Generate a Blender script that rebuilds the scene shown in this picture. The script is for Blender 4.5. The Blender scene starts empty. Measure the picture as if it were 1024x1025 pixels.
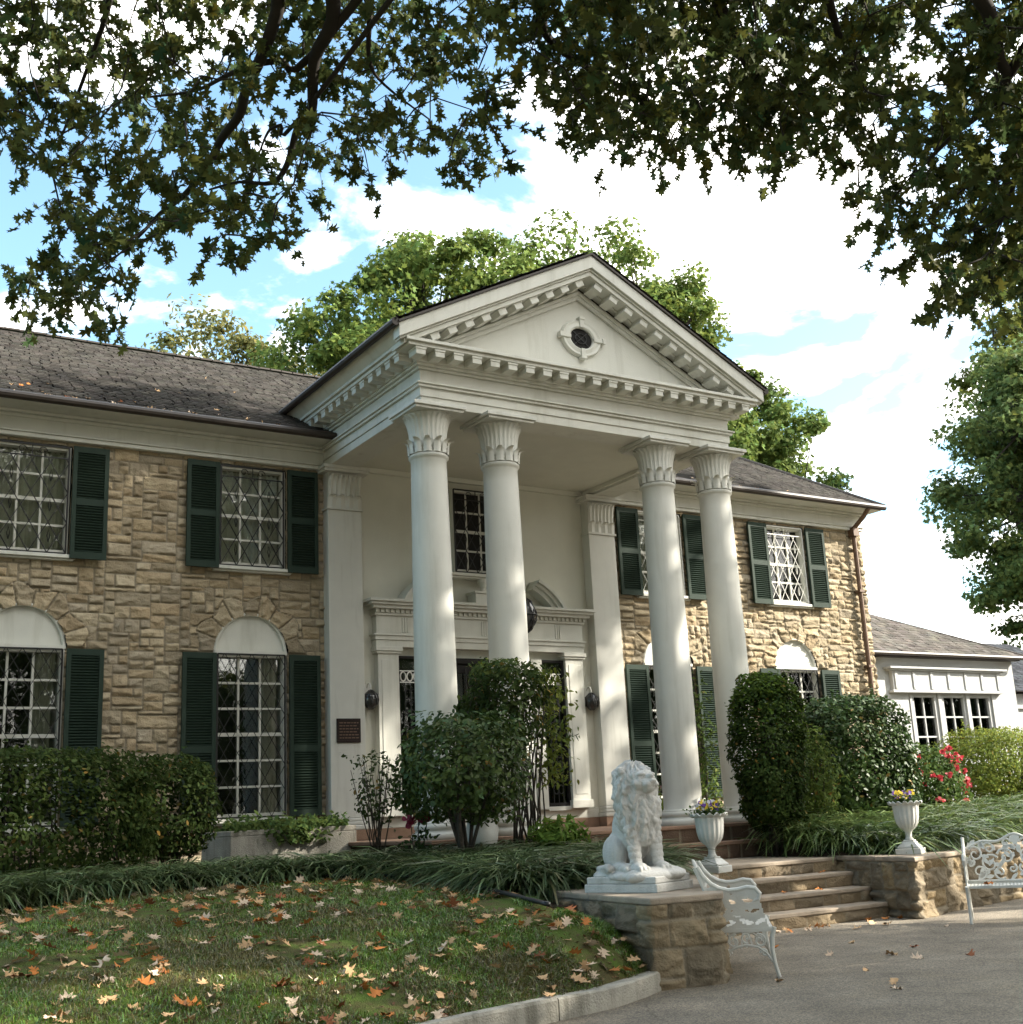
import bpy, bmesh, math, random
import numpy as np
from mathutils import Vector, Matrix, Euler
R_ = math.radians
scene = bpy.context.scene
COL = scene.collection

# ------------------------------------------------------------------ camera
cam_d = bpy.data.cameras.new('camera'); cam = bpy.data.objects.new('camera', cam_d); COL.objects.link(cam)
scene.camera = cam
yaw, pitch, roll = 0.56343, 0.24585, -0.04929
F = Vector((math.sin(yaw)*math.cos(pitch), math.cos(yaw)*math.cos(pitch), math.sin(pitch)))
Rv = Vector((math.cos(yaw), -math.sin(yaw), 0)); Uv = Rv.cross(F)
R2 = Rv*math.cos(roll)+Uv*math.sin(roll); U2 = -Rv*math.sin(roll)+Uv*math.cos(roll)
CAMP = (-10.4023,-17.6766,0.3628); FPX = 1208.14
cam.matrix_world = Matrix(((R2.x,U2.x,-F.x,CAMP[0]),(R2.y,U2.y,-F.y,CAMP[1]),(R2.z,U2.z,-F.z,CAMP[2]),(0,0,0,1)))
cam_d.sensor_fit = 'HORIZONTAL'; cam_d.sensor_width = 36; cam_d.lens = 36*FPX/1024.0
cam_d.clip_start = 0.1; cam_d.clip_end = 3000

# ------------------------------------------------------------------ sky, sun, exposure
SUN_AZ = Vector((0.86, -0.51)).normalized(); SUN_EL = R_(30)
w = bpy.data.worlds.new('World'); scene.world = w; w.use_nodes = True
nt = w.node_tree; nt.nodes.clear()
def N(t, typ, **kw):
    n = t.nodes.new(typ)
    for k, v in kw.items(): setattr(n, k, v)
    return n
out = N(nt,'ShaderNodeOutputWorld'); bg = N(nt,'ShaderNodeBackground'); sky = N(nt,'ShaderNodeTexSky', sky_type='NISHITA')
sky.sun_disc = False; sky.sun_elevation = SUN_EL; sky.sun_rotation = math.atan2(SUN_AZ.x, SUN_AZ.y)
sky.air_density = 1.0; sky.dust_density = 1.2; sky.ozone_density = 1.0
tc = N(nt,'ShaderNodeTexCoord'); sep = N(nt,'ShaderNodeSeparateXYZ'); nt.links.new(tc.outputs['Generated'], sep.inputs[0])
mx = N(nt,'ShaderNodeMath', operation='MAXIMUM'); nt.links.new(sep.outputs[2], mx.inputs[0]); mx.inputs[1].default_value = .02
ad = N(nt,'ShaderNodeMath', operation='ADD'); nt.links.new(mx.outputs[0], ad.inputs[0]); ad.inputs[1].default_value = .25
dv = N(nt,'ShaderNodeVectorMath', operation='DIVIDE'); cmb = N(nt,'ShaderNodeCombineXYZ')
for i in range(3): nt.links.new(ad.outputs[0], cmb.inputs[i])
nt.links.new(tc.outputs['Generated'], dv.inputs[0]); nt.links.new(cmb.outputs[0], dv.inputs[1])
n1 = N(nt,'ShaderNodeTexNoise'); n1.inputs['Scale'].default_value = 3.1; n1.inputs['Detail'].default_value = 9; n1.inputs['Roughness'].default_value = .55
n1.inputs['Distortion'].default_value = .25
mp = N(nt,'ShaderNodeMapping'); mp.inputs['Location'].default_value = (3.1, 1.7, 0.4)
nt.links.new(dv.outputs[0], mp.inputs[0]); nt.links.new(mp.outputs[0], n1.inputs[0])
# more cloud towards the east (right hand) half of the sky
dt = N(nt,'ShaderNodeVectorMath', operation='DOT_PRODUCT'); nt.links.new(dv.outputs[0], dt.inputs[0]); dt.inputs[1].default_value = (.75,-.45,-.0)
ma = N(nt,'ShaderNodeMath', operation='MULTIPLY_ADD'); nt.links.new(dt.outputs[1], ma.inputs[0]); ma.inputs[1].default_value = .10; nt.links.new(n1.outputs[0], ma.inputs[2])
rp = N(nt,'ShaderNodeValToRGB'); rp.color_ramp.elements[0].position = .47; rp.color_ramp.elements[1].position = .585
rp.color_ramp.interpolation = 'EASE'
nt.links.new(ma.outputs[0], rp.inputs[0])
mixc = N(nt,'ShaderNodeMix', data_type='RGBA'); nt.links.new(rp.outputs[0], mixc.inputs[0])
gain = N(nt,'ShaderNodeMix', data_type='RGBA', blend_type='MULTIPLY'); gain.inputs[0].default_value = 1
nt.links.new(sky.outputs[0], gain.inputs[6]); gain.inputs[7].default_value = (.92,1.05,.98,1)
nt.links.new(gain.outputs[2], mixc.inputs[6]); mixc.inputs[7].default_value = (10.2,9.9,9.2,1)
nt.links.new(mixc.outputs[2], bg.inputs[0]); bg.inputs[1].default_value = 0.125
nt.links.new(bg.outputs[0], out.inputs[0])
sd = bpy.data.lights.new('sun','SUN'); sun = bpy.data.objects.new('sun', sd); COL.objects.link(sun)
sd.energy = 4.0; sd.angle = R_(.55); sd.color = (1,.93,.81)
sdir = Vector((SUN_AZ.x*math.cos(SUN_EL), SUN_AZ.y*math.cos(SUN_EL), math.sin(SUN_EL)))
sun.rotation_euler = sdir.to_track_quat('Z','Y').to_euler(); sun.location = (20,-20,30)
vs = scene.view_settings; vs.view_transform = 'Standard'; vs.look = 'None'; vs.exposure = 1.88; vs.gamma = 1
scene.render.engine = 'CYCLES'

# ------------------------------------------------------------------ materials
def M(name, col, rough=.6, var=.15, scale=6, bump=0, bscale=40, spec=.4, metal=0, attr=False, transl=0, stain=0, stcol=(.2,.19,.14), stscale=1.2, coat=0):
    m = bpy.data.materials.new(name); m.use_nodes = True; t = m.node_tree; b = t.nodes['Principled BSDF']
    b.inputs['Roughness'].default_value = rough; b.inputs['Metallic'].default_value = metal
    b.inputs['Specular IOR Level'].default_value = spec
    if coat: b.inputs['Coat Weight'].default_value = coat
    tcn = N(t,'ShaderNodeTexCoord')
    nz = N(t,'ShaderNodeTexNoise'); nz.inputs['Scale'].default_value = scale; nz.inputs['Detail'].default_value = 6
    t.links.new(tcn.outputs['Object'], nz.inputs[0])
    mxn = N(t,'ShaderNodeMix', data_type='RGBA'); t.links.new(nz.outputs[0], mxn.inputs[0])
    mxn.inputs[6].default_value = (*[c*(1-2*var) for c in col],1); mxn.inputs[7].default_value = (*[min(1,c*(1+2*var)) for c in col],1)
    last = mxn.outputs[2]
    if stain:
        n2 = N(t,'ShaderNodeTexNoise'); n2.inputs['Scale'].default_value = stscale; n2.inputs['Detail'].default_value = 8; n2.inputs['Roughness'].default_value = .65
        mpp = N(t,'ShaderNodeMapping'); mpp.inputs['Scale'].default_value = (1.6,1.6,.16); t.links.new(tcn.outputs['Object'], mpp.inputs[0]); t.links.new(mpp.outputs[0], n2.inputs[0])
        r2 = N(t,'ShaderNodeValToRGB'); r2.color_ramp.elements[0].position = .52; r2.color_ramp.elements[1].position = .75
        r2.color_ramp.elements[1].color = (stain,stain,stain,1)
        t.links.new(n2.outputs[0], r2.inputs[0])
        m3 = N(t,'ShaderNodeMix', data_type='RGBA'); t.links.new(r2.outputs[0], m3.inputs[0]); t.links.new(last, m3.inputs[6]); m3.inputs[7].default_value = (*stcol,1)
        last = m3.outputs[2]
    if attr:
        at = N(t,'ShaderNodeAttribute', attribute_name='col')
        mm = N(t,'ShaderNodeMix', data_type='RGBA', blend_type='MULTIPLY'); mm.inputs[0].default_value = 1
        t.links.new(last, mm.inputs[6]); t.links.new(at.outputs[0], mm.inputs[7]); last = mm.outputs[2]
    t.links.new(last, b.inputs['Base Color'])
    if bump:
        nb = N(t,'ShaderNodeTexNoise'); nb.inputs['Scale'].default_value = bscale; nb.inputs['Detail'].default_value = 5
        t.links.new(tcn.outputs['Object'], nb.inputs[0])
        bp_ = N(t,'ShaderNodeBump'); bp_.inputs['Strength'].default_value = bump; bp_.inputs['Distance'].default_value = .02
        t.links.new(nb.outputs[0], bp_.inputs['Height']); t.links.new(bp_.outputs[0], b.inputs['Normal'])
    if transl:
        tr = N(t,'ShaderNodeBsdfTranslucent'); t.links.new(last, tr.inputs[0])
        ms = N(t,'ShaderNodeMixShader'); ms.inputs[0].default_value = transl
        o = t.nodes['Material Output']
        t.links.new(b.outputs[0], ms.inputs[1]); t.links.new(tr.outputs[0], ms.inputs[2]); t.links.new(ms.outputs[0], o.inputs[0])
    return m
mWhite = M('white_paint',(.57,.565,.505),.55,.05,3,.12,60,stain=.5,stcol=(.30,.29,.22),stscale=2.2)
mStucco = M('white_stucco',(.60,.595,.515),.8,.04,3,.25,90,stain=.15,stcol=(.45,.44,.34))
mColumn = M('column_paint',(.56,.555,.505),.5,.04,4,.1,70,stain=.5,stcol=(.32,.31,.25),stscale=3)
mStone = M('sandstone',(1,1,1),.92,.18,14,.7,45,spec=.2,attr=True,stain=.35,stcol=(.22,.18,.12),stscale=1.8)
mShingle = M('roof_shingle',(1,1,1),.95,.18,10,.4,80,spec=.15,attr=True)
mGutter = M('dark_gutter',(.035,.026,.02),.5,.2,5)
mCopper = M('brown_downpipe',(.13,.075,.045),.55,.2,6)
mShutter = M('green_shutter_paint',(.023,.038,.028),.6,.12,5,.1,60,spec=.14)
mIron = M('black_iron',(.012,.012,.012),.45,.1,9)
mIronWSun = M('white_and_sunlit_iron',(.72,.71,.66),.45,.05,9)  # white ironwork; also the right upper grilles, whose sunlight is in this colour
mCurtain = M('curtain_cloth',(.80,.79,.70),.9,.12,4,transl=.2)
mDark = M('dark_room',(.012,.011,.010),.9,.2,2)  # near-black; behind glass it stands in for the shade of unlit rooms
mBrass = M('bronze_plaque',(.022,.014,.012),.4,.2,8,metal=.5)
mBrick = M('brick_paving',(.24,.15,.10),.85,.22,5,.4,70,stain=.4,stcol=(.12,.10,.07))
mTread = M('tread_stone',(.30,.245,.185),.85,.2,6,.35,60,stain=.45,stcol=(.13,.11,.08),stscale=2.5)
mAsphalt = M('asphalt',(.26,.23,.185),.9,.25,2.2,.9,260,spec=.25,stain=.5,stcol=(.33,.28,.20),stscale=.8)
mConc = M('concrete',(.34,.32,.27),.9,.2,6,.6,60,stain=.9,stcol=(.09,.085,.06),stscale=4)
mSoil = M('soil',(.045,.034,.022),.95,.3,6,.9,60,spec=.05)
mGround = M('ground_grass',(.05,.065,.025),.95,.3,1.5,.6,30)
mBark = M('bark',(.045,.037,.028),.95,.3,8,1,30)
mTwig = M('dark_twig',(.022,.018,.013),.9,.2,8)
mStatue = M('statue_paint',(.52,.51,.48),.55,.07,7,.4,60,stain=.6,stcol=(.27,.265,.235),stscale=5)
mUrn = M('urn_paint',(.55,.545,.51),.5,.05,7,.15,60,stain=.55,stcol=(.32,.31,.27),stscale=4)
mBench = M('bench_paint',(.54,.535,.49),.42,.05,7,.1,60,stain=.35,stcol=(.36,.37,.33),stscale=5)
mLantern = M('lantern_glass',(.03,.03,.03),.12,.2,9,spec=.6)
mLeaf = M('leaf',(1,1,1),.6,.12,3,spec=.08,attr=True,transl=.38)
mWaxy = M('waxy_leaf',(1,1,1),.46,.12,3,spec=.2,attr=True,transl=.2)
mBlade = M('strap_leaf',(1,1,1),.33,.12,3,spec=.6,attr=True,transl=.2)
mPetal = M('petal',(1,1,1),.6,.1,3,attr=True,transl=.35)
mDry = M('dry_leaf',(1,1,1),.8,.18,20,spec=.2,attr=True,transl=.1)
def rough_poly(P, step=.10, amp=.014, seed=1):
    r_ = random.Random(seed); o = []
    for a, b in zip(P, P[1:]+P[:1]):
        n_ = max(1,int(math.hypot(b[0]-a[0],b[1]-a[1])/step))
        for i in range(n_): q = i/n_; o.append((a[0]+(b[0]-a[0])*q+r_.uniform(-amp,amp), a[1]+(b[1]-a[1])*q+r_.uniform(-amp,amp)))
    return o
def asphalt_mat():
    m = mAsphalt; t = m.node_tree; b = t.nodes['Principled BSDF']; last = b.inputs['Base Color'].links[0].from_socket
    tcn = N(t,'ShaderNodeTexCoord')
    v = N(t,'ShaderNodeTexVoronoi'); v.inputs['Scale'].default_value = 95; t.links.new(tcn.outputs['Object'], v.inputs[0])
    r = N(t,'ShaderNodeValToRGB'); r.color_ramp.elements[0].position = .15; r.color_ramp.elements[0].color = (1.5,1.45,1.35,1); r.color_ramp.elements[1].position = .75; r.color_ramp.elements[1].color = (.62,.62,.64,1)
    sc = N(t,'ShaderNodeSeparateColor'); t.links.new(v.outputs['Color'], sc.inputs[0]); t.links.new(sc.outputs[0], r.inputs[0])
    m1 = N(t,'ShaderNodeMix', data_type='RGBA', blend_type='MULTIPLY'); m1.inputs[0].default_value = .8; t.links.new(last, m1.inputs[6]); t.links.new(r.outputs[0], m1.inputs[7])
    nz = N(t,'ShaderNodeTexNoise'); nz.inputs['Scale'].default_value = 1.3; nz.inputs['Detail'].default_value = 5; t.links.new(tcn.outputs['Object'], nz.inputs[0])
    va = N(t,'ShaderNodeVectorMath', operation='MULTIPLY_ADD'); va.inputs[1].default_value = (.5,.5,.5); t.links.new(nz.outputs['Color'], va.inputs[0]); t.links.new(tcn.outputs['Object'], va.inputs[2])
    c = N(t,'ShaderNodeTexVoronoi', feature='DISTANCE_TO_EDGE'); c.inputs['Scale'].default_value = .42; t.links.new(va.outputs[0], c.inputs[0])
    rc = N(t,'ShaderNodeValToRGB'); rc.color_ramp.elements[0].color = (.35,.33,.30,1); rc.color_ramp.elements[1].position = .008; rc.color_ramp.elements[1].color = (1,1,1,1); t.links.new(c.outputs[0], rc.inputs[0])
    m2 = N(t,'ShaderNodeMix', data_type='RGBA', blend_type='MULTIPLY'); m2.inputs[0].default_value = .3; t.links.new(m1.outputs[2], m2.inputs[6]); t.links.new(rc.outputs[0], m2.inputs[7])
    t.links.new(m2.outputs[2], b.inputs['Base Color'])
asphalt_mat()
def glass_mat():
    m = bpy.data.materials.new('window_glass'); m.use_nodes = True; t = m.node_tree; t.nodes.clear()
    o = N(t,'ShaderNodeOutputMaterial'); tr = N(t,'ShaderNodeBsdfTransparent'); tr.inputs[0].default_value = (.82,.84,.80,1)
    g = N(t,'ShaderNodeBsdfGlossy'); g.inputs['Roughness'].default_value = .03
    fr = N(t,'ShaderNodeFresnel'); fr.inputs[0].default_value = 1.52
    mu = N(t,'ShaderNodeMath', operation='MULTIPLY_ADD'); mu.inputs[1].default_value = 1.5; mu.inputs[2].default_value = .02
    tcn = N(t,'ShaderNodeTexCoord'); nz = N(t,'ShaderNodeTexNoise'); nz.inputs['Scale'].default_value = 5
    bm_ = N(t,'ShaderNodeBump'); bm_.inputs['Strength'].default_value = .08; bm_.inputs['Distance'].default_value = .02
    t.links.new(tcn.outputs['Object'], nz.inputs[0]); t.links.new(nz.outputs[0], bm_.inputs['Height']); t.links.new(bm_.outputs[0], g.inputs['Normal'])
    ms = N(t,'ShaderNodeMixShader'); t.links.new(fr.outputs[0], mu.inputs[0]); t.links.new(mu.outputs[0], ms.inputs[0])
    t.links.new(tr.outputs[0], ms.inputs[1]); t.links.new(g.outputs[0], ms.inputs[2]); t.links.new(ms.outputs[0], o.inputs[0])
    return m
mGlass = glass_mat()

# ------------------------------------------------------------------ helpers
def tag(o, label=None, cat=None, group=None, kind=None):
    if label: o['label'] = label
    if cat: o['category'] = cat
    if group: o['group'] = group
    if kind: o['kind'] = kind
    return o
def thing(name, label, cat, loc=(0,0,0), rz=0, group=None):
    o = bpy.data.objects.new(name, None); COL.objects.link(o); o.location = loc; o.rotation_euler = (0,0,rz); o.empty_display_size = .2
    return tag(o, label, cat, group)
def copy_tree(o, parent=None):
    c = o.copy(); COL.objects.link(c)
    if parent: c.parent = parent
    for ch in list(o.children): copy_tree(ch, c)
    return c
def link(name, me, mat, parent=None, smooth=False, local=False, bevel=0, smooth_angle=None):
    me.materials.append(mat)
    o = bpy.data.objects.new(name, me); COL.objects.link(o)
    if parent:
        o.parent = parent
        if not local:
            r = parent
            while r.parent: r = r.parent
            l = r.location
            if l.length > 0: me.transform(Matrix.Translation(-l))
    if smooth: me.polygons.foreach_set('use_smooth', np.ones(len(me.polygons), dtype=bool))
    if bevel:
        b = o.modifiers.new('bevel','BEVEL'); b.width = bevel; b.segments = 2; b.limit_method = 'ANGLE'; b.angle_limit = R_(35)
    return o
def np_mesh(name, V, loops, starts, totals, cols=None):
    me = bpy.data.meshes.new(name); V = np.ascontiguousarray(V, dtype=np.float32)
    me.vertices.add(len(V)); me.vertices.foreach_set('co', V.ravel())
    me.loops.add(len(loops)); me.loops.foreach_set('vertex_index', np.asarray(loops, dtype=np.int32).ravel())
    me.polygons.add(len(starts)); me.polygons.foreach_set('loop_start', np.asarray(starts, dtype=np.int32)); me.polygons.foreach_set('loop_total', np.asarray(totals, dtype=np.int32))
    if cols is not None:
        a = me.attributes.new('col','FLOAT_COLOR','POINT'); c = np.ones((len(V),4), dtype=np.float32); c[:,:3] = cols
        a.data.foreach_set('color', c.ravel())
    me.update(calc_edges=True); me.validate()
    return me
def quad_mesh(name, V, Q, cols=None):
    Q = np.asarray(Q); n = len(Q); k = Q.shape[1]
    return np_mesh(name, V, Q.ravel(), np.arange(n)*k, np.full(n,k), cols)
class MB:
    def __init__(s): s.v = []; s.f = []
    def add(s, vs, fs):
        b = len(s.v); s.v += [tuple(v) for v in vs]; s.f += [tuple(i+b for i in f) for f in fs]
    def box(s, x0,x1,y0,y1,z0,z1, mat=None):
        vs = [Vector((x,y,z)) for z in (z0,z1) for y in (y0,y1) for x in (x0,x1)]
        if mat is not None: vs = [mat @ v for v in vs]
        s.add(vs, [(0,2,3,1),(4,5,7,6),(0,1,5,4),(2,6,7,3),(0,4,6,2),(1,3,7,5)])
    def bar(s, a, b, wx, wy=None, up=(0,0,1)):
        a = Vector(a); b = Vector(b); d = b-a; L = d.length
        if L < 1e-6: return
        wy = wy or wx; z = d/L; u = Vector(up)
        if abs(z.dot(u)) > .98: u = Vector((0,1,0))
        x = u.cross(z).normalized(); y = z.cross(x)
        m = Matrix(((x.x,y.x,z.x,a.x),(x.y,y.y,z.y,a.y),(x.z,y.z,z.z,a.z),(0,0,0,1)))
        s.box(-wx/2,wx/2,-wy/2,wy/2,0,L,m)
    def tube(s, pts, r, n=8, caps=True):
        pts = [Vector(p) for p in pts]; m = len(pts)
        if not hasattr(r,'__len__'): r = [r]*m
        prev = None; b = len(s.v)
        for i,p in enumerate(pts):
            t = (pts[min(i+1,m-1)]-pts[max(i-1,0)])
            if t.length < 1e-9: t = Vector((0,0,1))
            t.normalize()
            if prev is None:
                u = Vector((0,0,1)) if abs(t.z) < .9 else Vector((1,0,0)); x = u.cross(t).normalized()
            else:
                x = (prev - t*prev.dot(t))
                x = x.normalized() if x.length > 1e-6 else prev
            prev = x; y = t.cross(x)
            for k in range(n):
                a = 2*math.pi*k/n; s.v.append(tuple(p + (x*math.cos(a)+y*math.sin(a))*r[i]))
        for i in range(m-1):
            for k in range(n):
                k2 = (k+1)%n; s.f.append((b+i*n+k, b+i*n+k2, b+(i+1)*n+k2, b+(i+1)*n+k))
        if caps: s.f.append(tuple(b+k for k in reversed(range(n)))); s.f.append(tuple(b+(m-1)*n+k for k in range(n)))
    def lathe(s, prof, c=(0,0,0), n=32, rfun=None):
        b = len(s.v); m = len(prof)
        for r,z in prof:
            for k in range(n):
                a = 2*math.pi*k/n; rr = r*(rfun(a,z) if rfun else 1)
                s.v.append((c[0]+rr*math.cos(a), c[1]+rr*math.sin(a), c[2]+z))
        for i in range(m-1):
            for k in range(n):
                k2 = (k+1)%n; s.f.append((b+i*n+k, b+i*n+k2, b+(i+1)*n+k2, b+(i+1)*n+k))
        s.f.append(tuple(b+k for k in reversed(range(n)))); s.f.append(tuple(b+(m-1)*n+k for k in range(n)))
    def prism(s, poly, axis, a, b):
        n = len(poly)
        def P(p, t):
            return {'x':(t,p[0],p[1]),'y':(p[0],t,p[1]),'z':(p[0],p[1],t)}[axis]
        s.add([P(p,a) for p in poly]+[P(p,b) for p in poly], [tuple(range(n)), tuple(range(2*n-1,n-1,-1))]+[(i,n+i,n+(i+1)%n,(i+1)%n) for i in range(n)])
    def build(s, name, mat, parent=None, smooth=False, local=False, bevel=0):
        me = bpy.data.meshes.new(name); me.from_pydata(s.v, [], s.f); me.update()
        bm = bmesh.new(); bm.from_mesh(me); bmesh.ops.recalc_face_normals(bm, faces=bm.faces); bm.to_mesh(me); bm.free()
        o = link(name, me, mat, parent, smooth, local, bevel)
        return o
def autosmooth(o, ang=40):
    bm = bmesh.new(); bm.from_mesh(o.data)
    for f in bm.faces: f.smooth = True
    for e in bm.edges:
        if len(e.link_faces)==2 and e.calc_face_angle(0) > R_(ang): e.smooth = False
    bm.to_mesh(o.data); bm.free(); return o
def vnoise(x, y, seed=0, s=1.0):
    r = np.random.default_rng(seed); T = r.random((64,64)); x = np.asarray(x)/s+1000.37; y = np.asarray(y)/s+1000.71
    xi = np.floor(x).astype(int); yi = np.floor(y).astype(int); fx = x-xi; fy = y-yi
    fx = fx*fx*(3-2*fx); fy = fy*fy*(3-2*fy); g = lambda a,b: T[a%64,b%64]
    return (g(xi,yi)*(1-fx)+g(xi+1,yi)*fx)*(1-fy)+(g(xi,yi+1)*(1-fx)+g(xi+1,yi+1)*fx)*fy
def fbm(x, y, seed=0, s=1.0, o=3):
    return sum(vnoise(x,y,seed+i,s/2**i)/2**i for i in range(o))/sum(1/2**i for i in range(o))
def smooth01(x): x = np.clip(x,0,1); return x*x*(3-2*x)

def stone_sheet(name, u0,u1,v0,v1, mapf, parent, seed=1, res=.02, unit=(.095,.085), amp=.035, holes=None, arches=(), joint=.013, pal=None, wmax=7, hmax=4):
    rng = np.random.default_rng(seed)
    GU = int((u1-u0)/unit[0])+2; GV = int((v1-v0)/unit[1])+2
    ID = -np.ones((GU,GV), dtype=int); rect = []
    for j in range(GV):
        for i in range(GU):
            if ID[i,j] >= 0: continue
            hh = int(rng.choice([1,2,2,2,3,3,2,4][:hmax+4] if hmax > 2 else [1,1,2,2,2,3,3,4][:hmax+4])); ww = int(rng.integers(2,wmax+1))
            if hh == 1: ww = max(ww,3)
            ww = min(ww, GU-i); hh = min(hh, GV-j)
            k = 0
            while k < ww and ID[i+k,j] < 0: k += 1
            ww = max(k,1)
            if GU > i+ww and ww >= 1 and i+ww < GU and ID[i+ww,j] < 0 and (i+ww+1 >= GU or ID[min(i+ww+1,GU-1),j] >= 0): ww += 1
            ID[i:i+ww, j:j+hh] = np.where(ID[i:i+ww, j:j+hh] < 0, len(rect), ID[i:i+ww, j:j+hh]); rect.append((i,j,ww,hh))
    rect = np.array(rect, dtype=float); ns = len(rect)
    nu = int(round((u1-u0)/res))+1; nv = int(round((v1-v0)/res))+1
    U,Vv = np.meshgrid(np.linspace(u0,u1,nu), np.linspace(v0,v1,nv), indexing='ij')
    wu = U + .014*(fbm(U,Vv,seed+50,.3)-.5); wv = Vv + .014*(fbm(U,Vv,seed+60,.3)-.5)
    gi = np.clip(((wu-u0)/unit[0]).astype(int),0,GU-1); gj = np.clip(((wv-v0)/unit[1]).astype(int),0,GV-1)
    sid = ID[gi,gj]; rc = rect[sid]
    fu = (wu-u0)/unit[0]; fv = (wv-v0)/unit[1]
    # distance to the stone border through the cell ids (handles clipped rectangles)
    d = np.minimum(np.minimum((fu-rc[...,0])*unit[0], (rc[...,0]+rc[...,2]-fu)*unit[0]), np.minimum((fv-rc[...,1])*unit[1], (rc[...,1]+rc[...,3]-fv)*unit[1]))
    for (da,db) in ((1,0),(-1,0),(0,1),(0,-1)):
        oi = np.clip(gi+da,0,GU-1); oj = np.clip(gj+db,0,GV-1); diff = ID[oi,oj] != sid
        dd = (gi+1-fu)*unit[0] if da==1 else (fu-gi)*unit[0] if da==-1 else (gj+1-fv)*unit[1] if db==1 else (fv-gj)*unit[1]
        d = np.where(diff, np.minimum(d, dd), d)
    extra = np.zeros_like(d)
    for (cx,cz,ri,ro,nvs) in arches:
        du = U-cx; dz = Vv-cz; rr = np.hypot(du,dz); an = np.arctan2(dz,du)
        m = (rr < ro+.06*np.sin(an*9+cx)) & (rr > ri-.08) & (dz > -.05)
        k = np.clip((an/math.pi*nvs).astype(int),0,nvs-1); frac = an/math.pi*nvs-k
        da_ = np.minimum(frac,1-frac)*math.pi/nvs*rr; dr = (ro+.06*np.sin(an*9+cx))-rr
        sid = np.where(m, ns+k, sid); d = np.where(m, np.minimum(da_,dr), d); extra = np.where(m,.012,extra); ns += nvs
    prot = rng.uniform(.3,1,ns)*amp; tu = rng.uniform(-1,1,ns); tv = rng.uniform(-1,1,ns)
    ou = rng.uniform(0,40,ns); su = U+ou[sid]; sv = Vv+ou[sid]*1.7
    rock = (fbm(su*.7,sv*1.3,seed+1,.15,4)-.5)*amp*2.4 + np.abs(fbm(su*.8,sv*1.5,seed+9,.08,4)-.5)*amp*3.0
    lu = (fu-rc[...,0])/np.maximum(rc[...,2],1)-.5; lv = (fv-rc[...,1])/np.maximum(rc[...,3],1)-.5; facet = np.full(U.shape,9.0)
    for k in range(5):
        pa = rng.uniform(-1,1,ns)*amp*2.4; pb = rng.uniform(-1.2,.9,ns)*amp*2.6; pc_ = rng.uniform(.35,1.1,ns)*amp
        facet = np.minimum(facet, pc_[sid]+pa[sid]*(lu+.10*(fbm(su,sv,seed+70+k,.07,3)-.5))+pb[sid]*(lv+.10*(fbm(su,sv,seed+80+k,.07,3)-.5)))
    facet = np.maximum(facet, -.15*amp)
    tilt = (tu[sid]*(fu-rc[...,0]-rc[...,2]/2)*.10 + tv[sid]*(fv-rc[...,1]-rc[...,3]/2)*.16)*amp
    prof = smooth01((d-joint*.5)/.011)
    H = prof*(.35*prot[sid]+1.25*facet+.55*rock+.5*tilt+extra+.004) + (1-prof)*(-.006+.004*fbm(U,Vv,seed+3,.05))
    pal = np.array(pal if pal is not None else [(.44,.35,.225),(.48,.395,.265),(.41,.335,.22),(.51,.435,.31),(.34,.285,.20),(.46,.355,.215),(.40,.35,.27),(.43,.32,.19)])
    sc = (.55*pal[rng.integers(0,len(pal),ns)]+.45*pal.mean(0))*rng.uniform(.78,1.14,(ns,1))
    mott = (1+.22*(fbm(su,sv,seed+21,.2,3)-.5))[...,None]
    C = np.where(prof[...,None]>.5, sc[sid]*mott, np.array((.29,.245,.175)))
    idx = np.arange(nu*nv).reshape(nu,nv)
    Q = np.stack([idx[:-1,:-1],idx[1:,:-1],idx[1:,1:],idx[:-1,1:]],-1).reshape(-1,4)
    if holes is not None:
        uc = (U[:-1,:-1]+U[1:,1:]).ravel()/2; vc = (Vv[:-1,:-1]+Vv[1:,1:]).ravel()/2
        Q = Q[~holes(uc,vc)]
    V = mapf(U.ravel(),Vv.ravel(),H.ravel())
    me = quad_mesh(name, V, Q, C.reshape(-1,3))
    return link(name, me, mStone, parent, smooth=True)

# leaves -----------------------------------------------------------
OAK = np.array([(0,0),(.05,.12),(.20,.16),(.34,.10),(.25,.27),(.13,.33),(.30,.46),(.50,.50),(.33,.60),(.14,.62),(.24,.76),(.30,.92),(.12,.82),(0,1.02),
  (-.12,.82),(-.30,.92),(-.24,.76),(-.14,.62),(-.33,.60),(-.50,.50),(-.30,.46),(-.13,.33),(-.25,.27),(-.34,.10),(-.20,.16),(-.05,.12)])
OVAL = np.array([(0,0),(.20,.22),(.26,.5),(.15,.82),(0,1),(-.15,.82),(-.26,.5),(-.20,.22)])
DIA = np.array([(0,0),(.26,.45),(0,1),(-.26,.45)])
LANCE = np.array([(0,0),(.11,.3),(.10,.6),(0,1),(-.10,.6),(-.11,.3)])
STAR = np.array([(0,0),(.40,.15),(.22,.42),(.42,.78),(.10,.62),(0,1.0),(-.10,.62),(-.42,.78),(-.22,.42),(-.40,.15)])
def norm(a): return a/np.maximum(np.linalg.norm(a,axis=-1,keepdims=True),1e-9)
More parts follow.
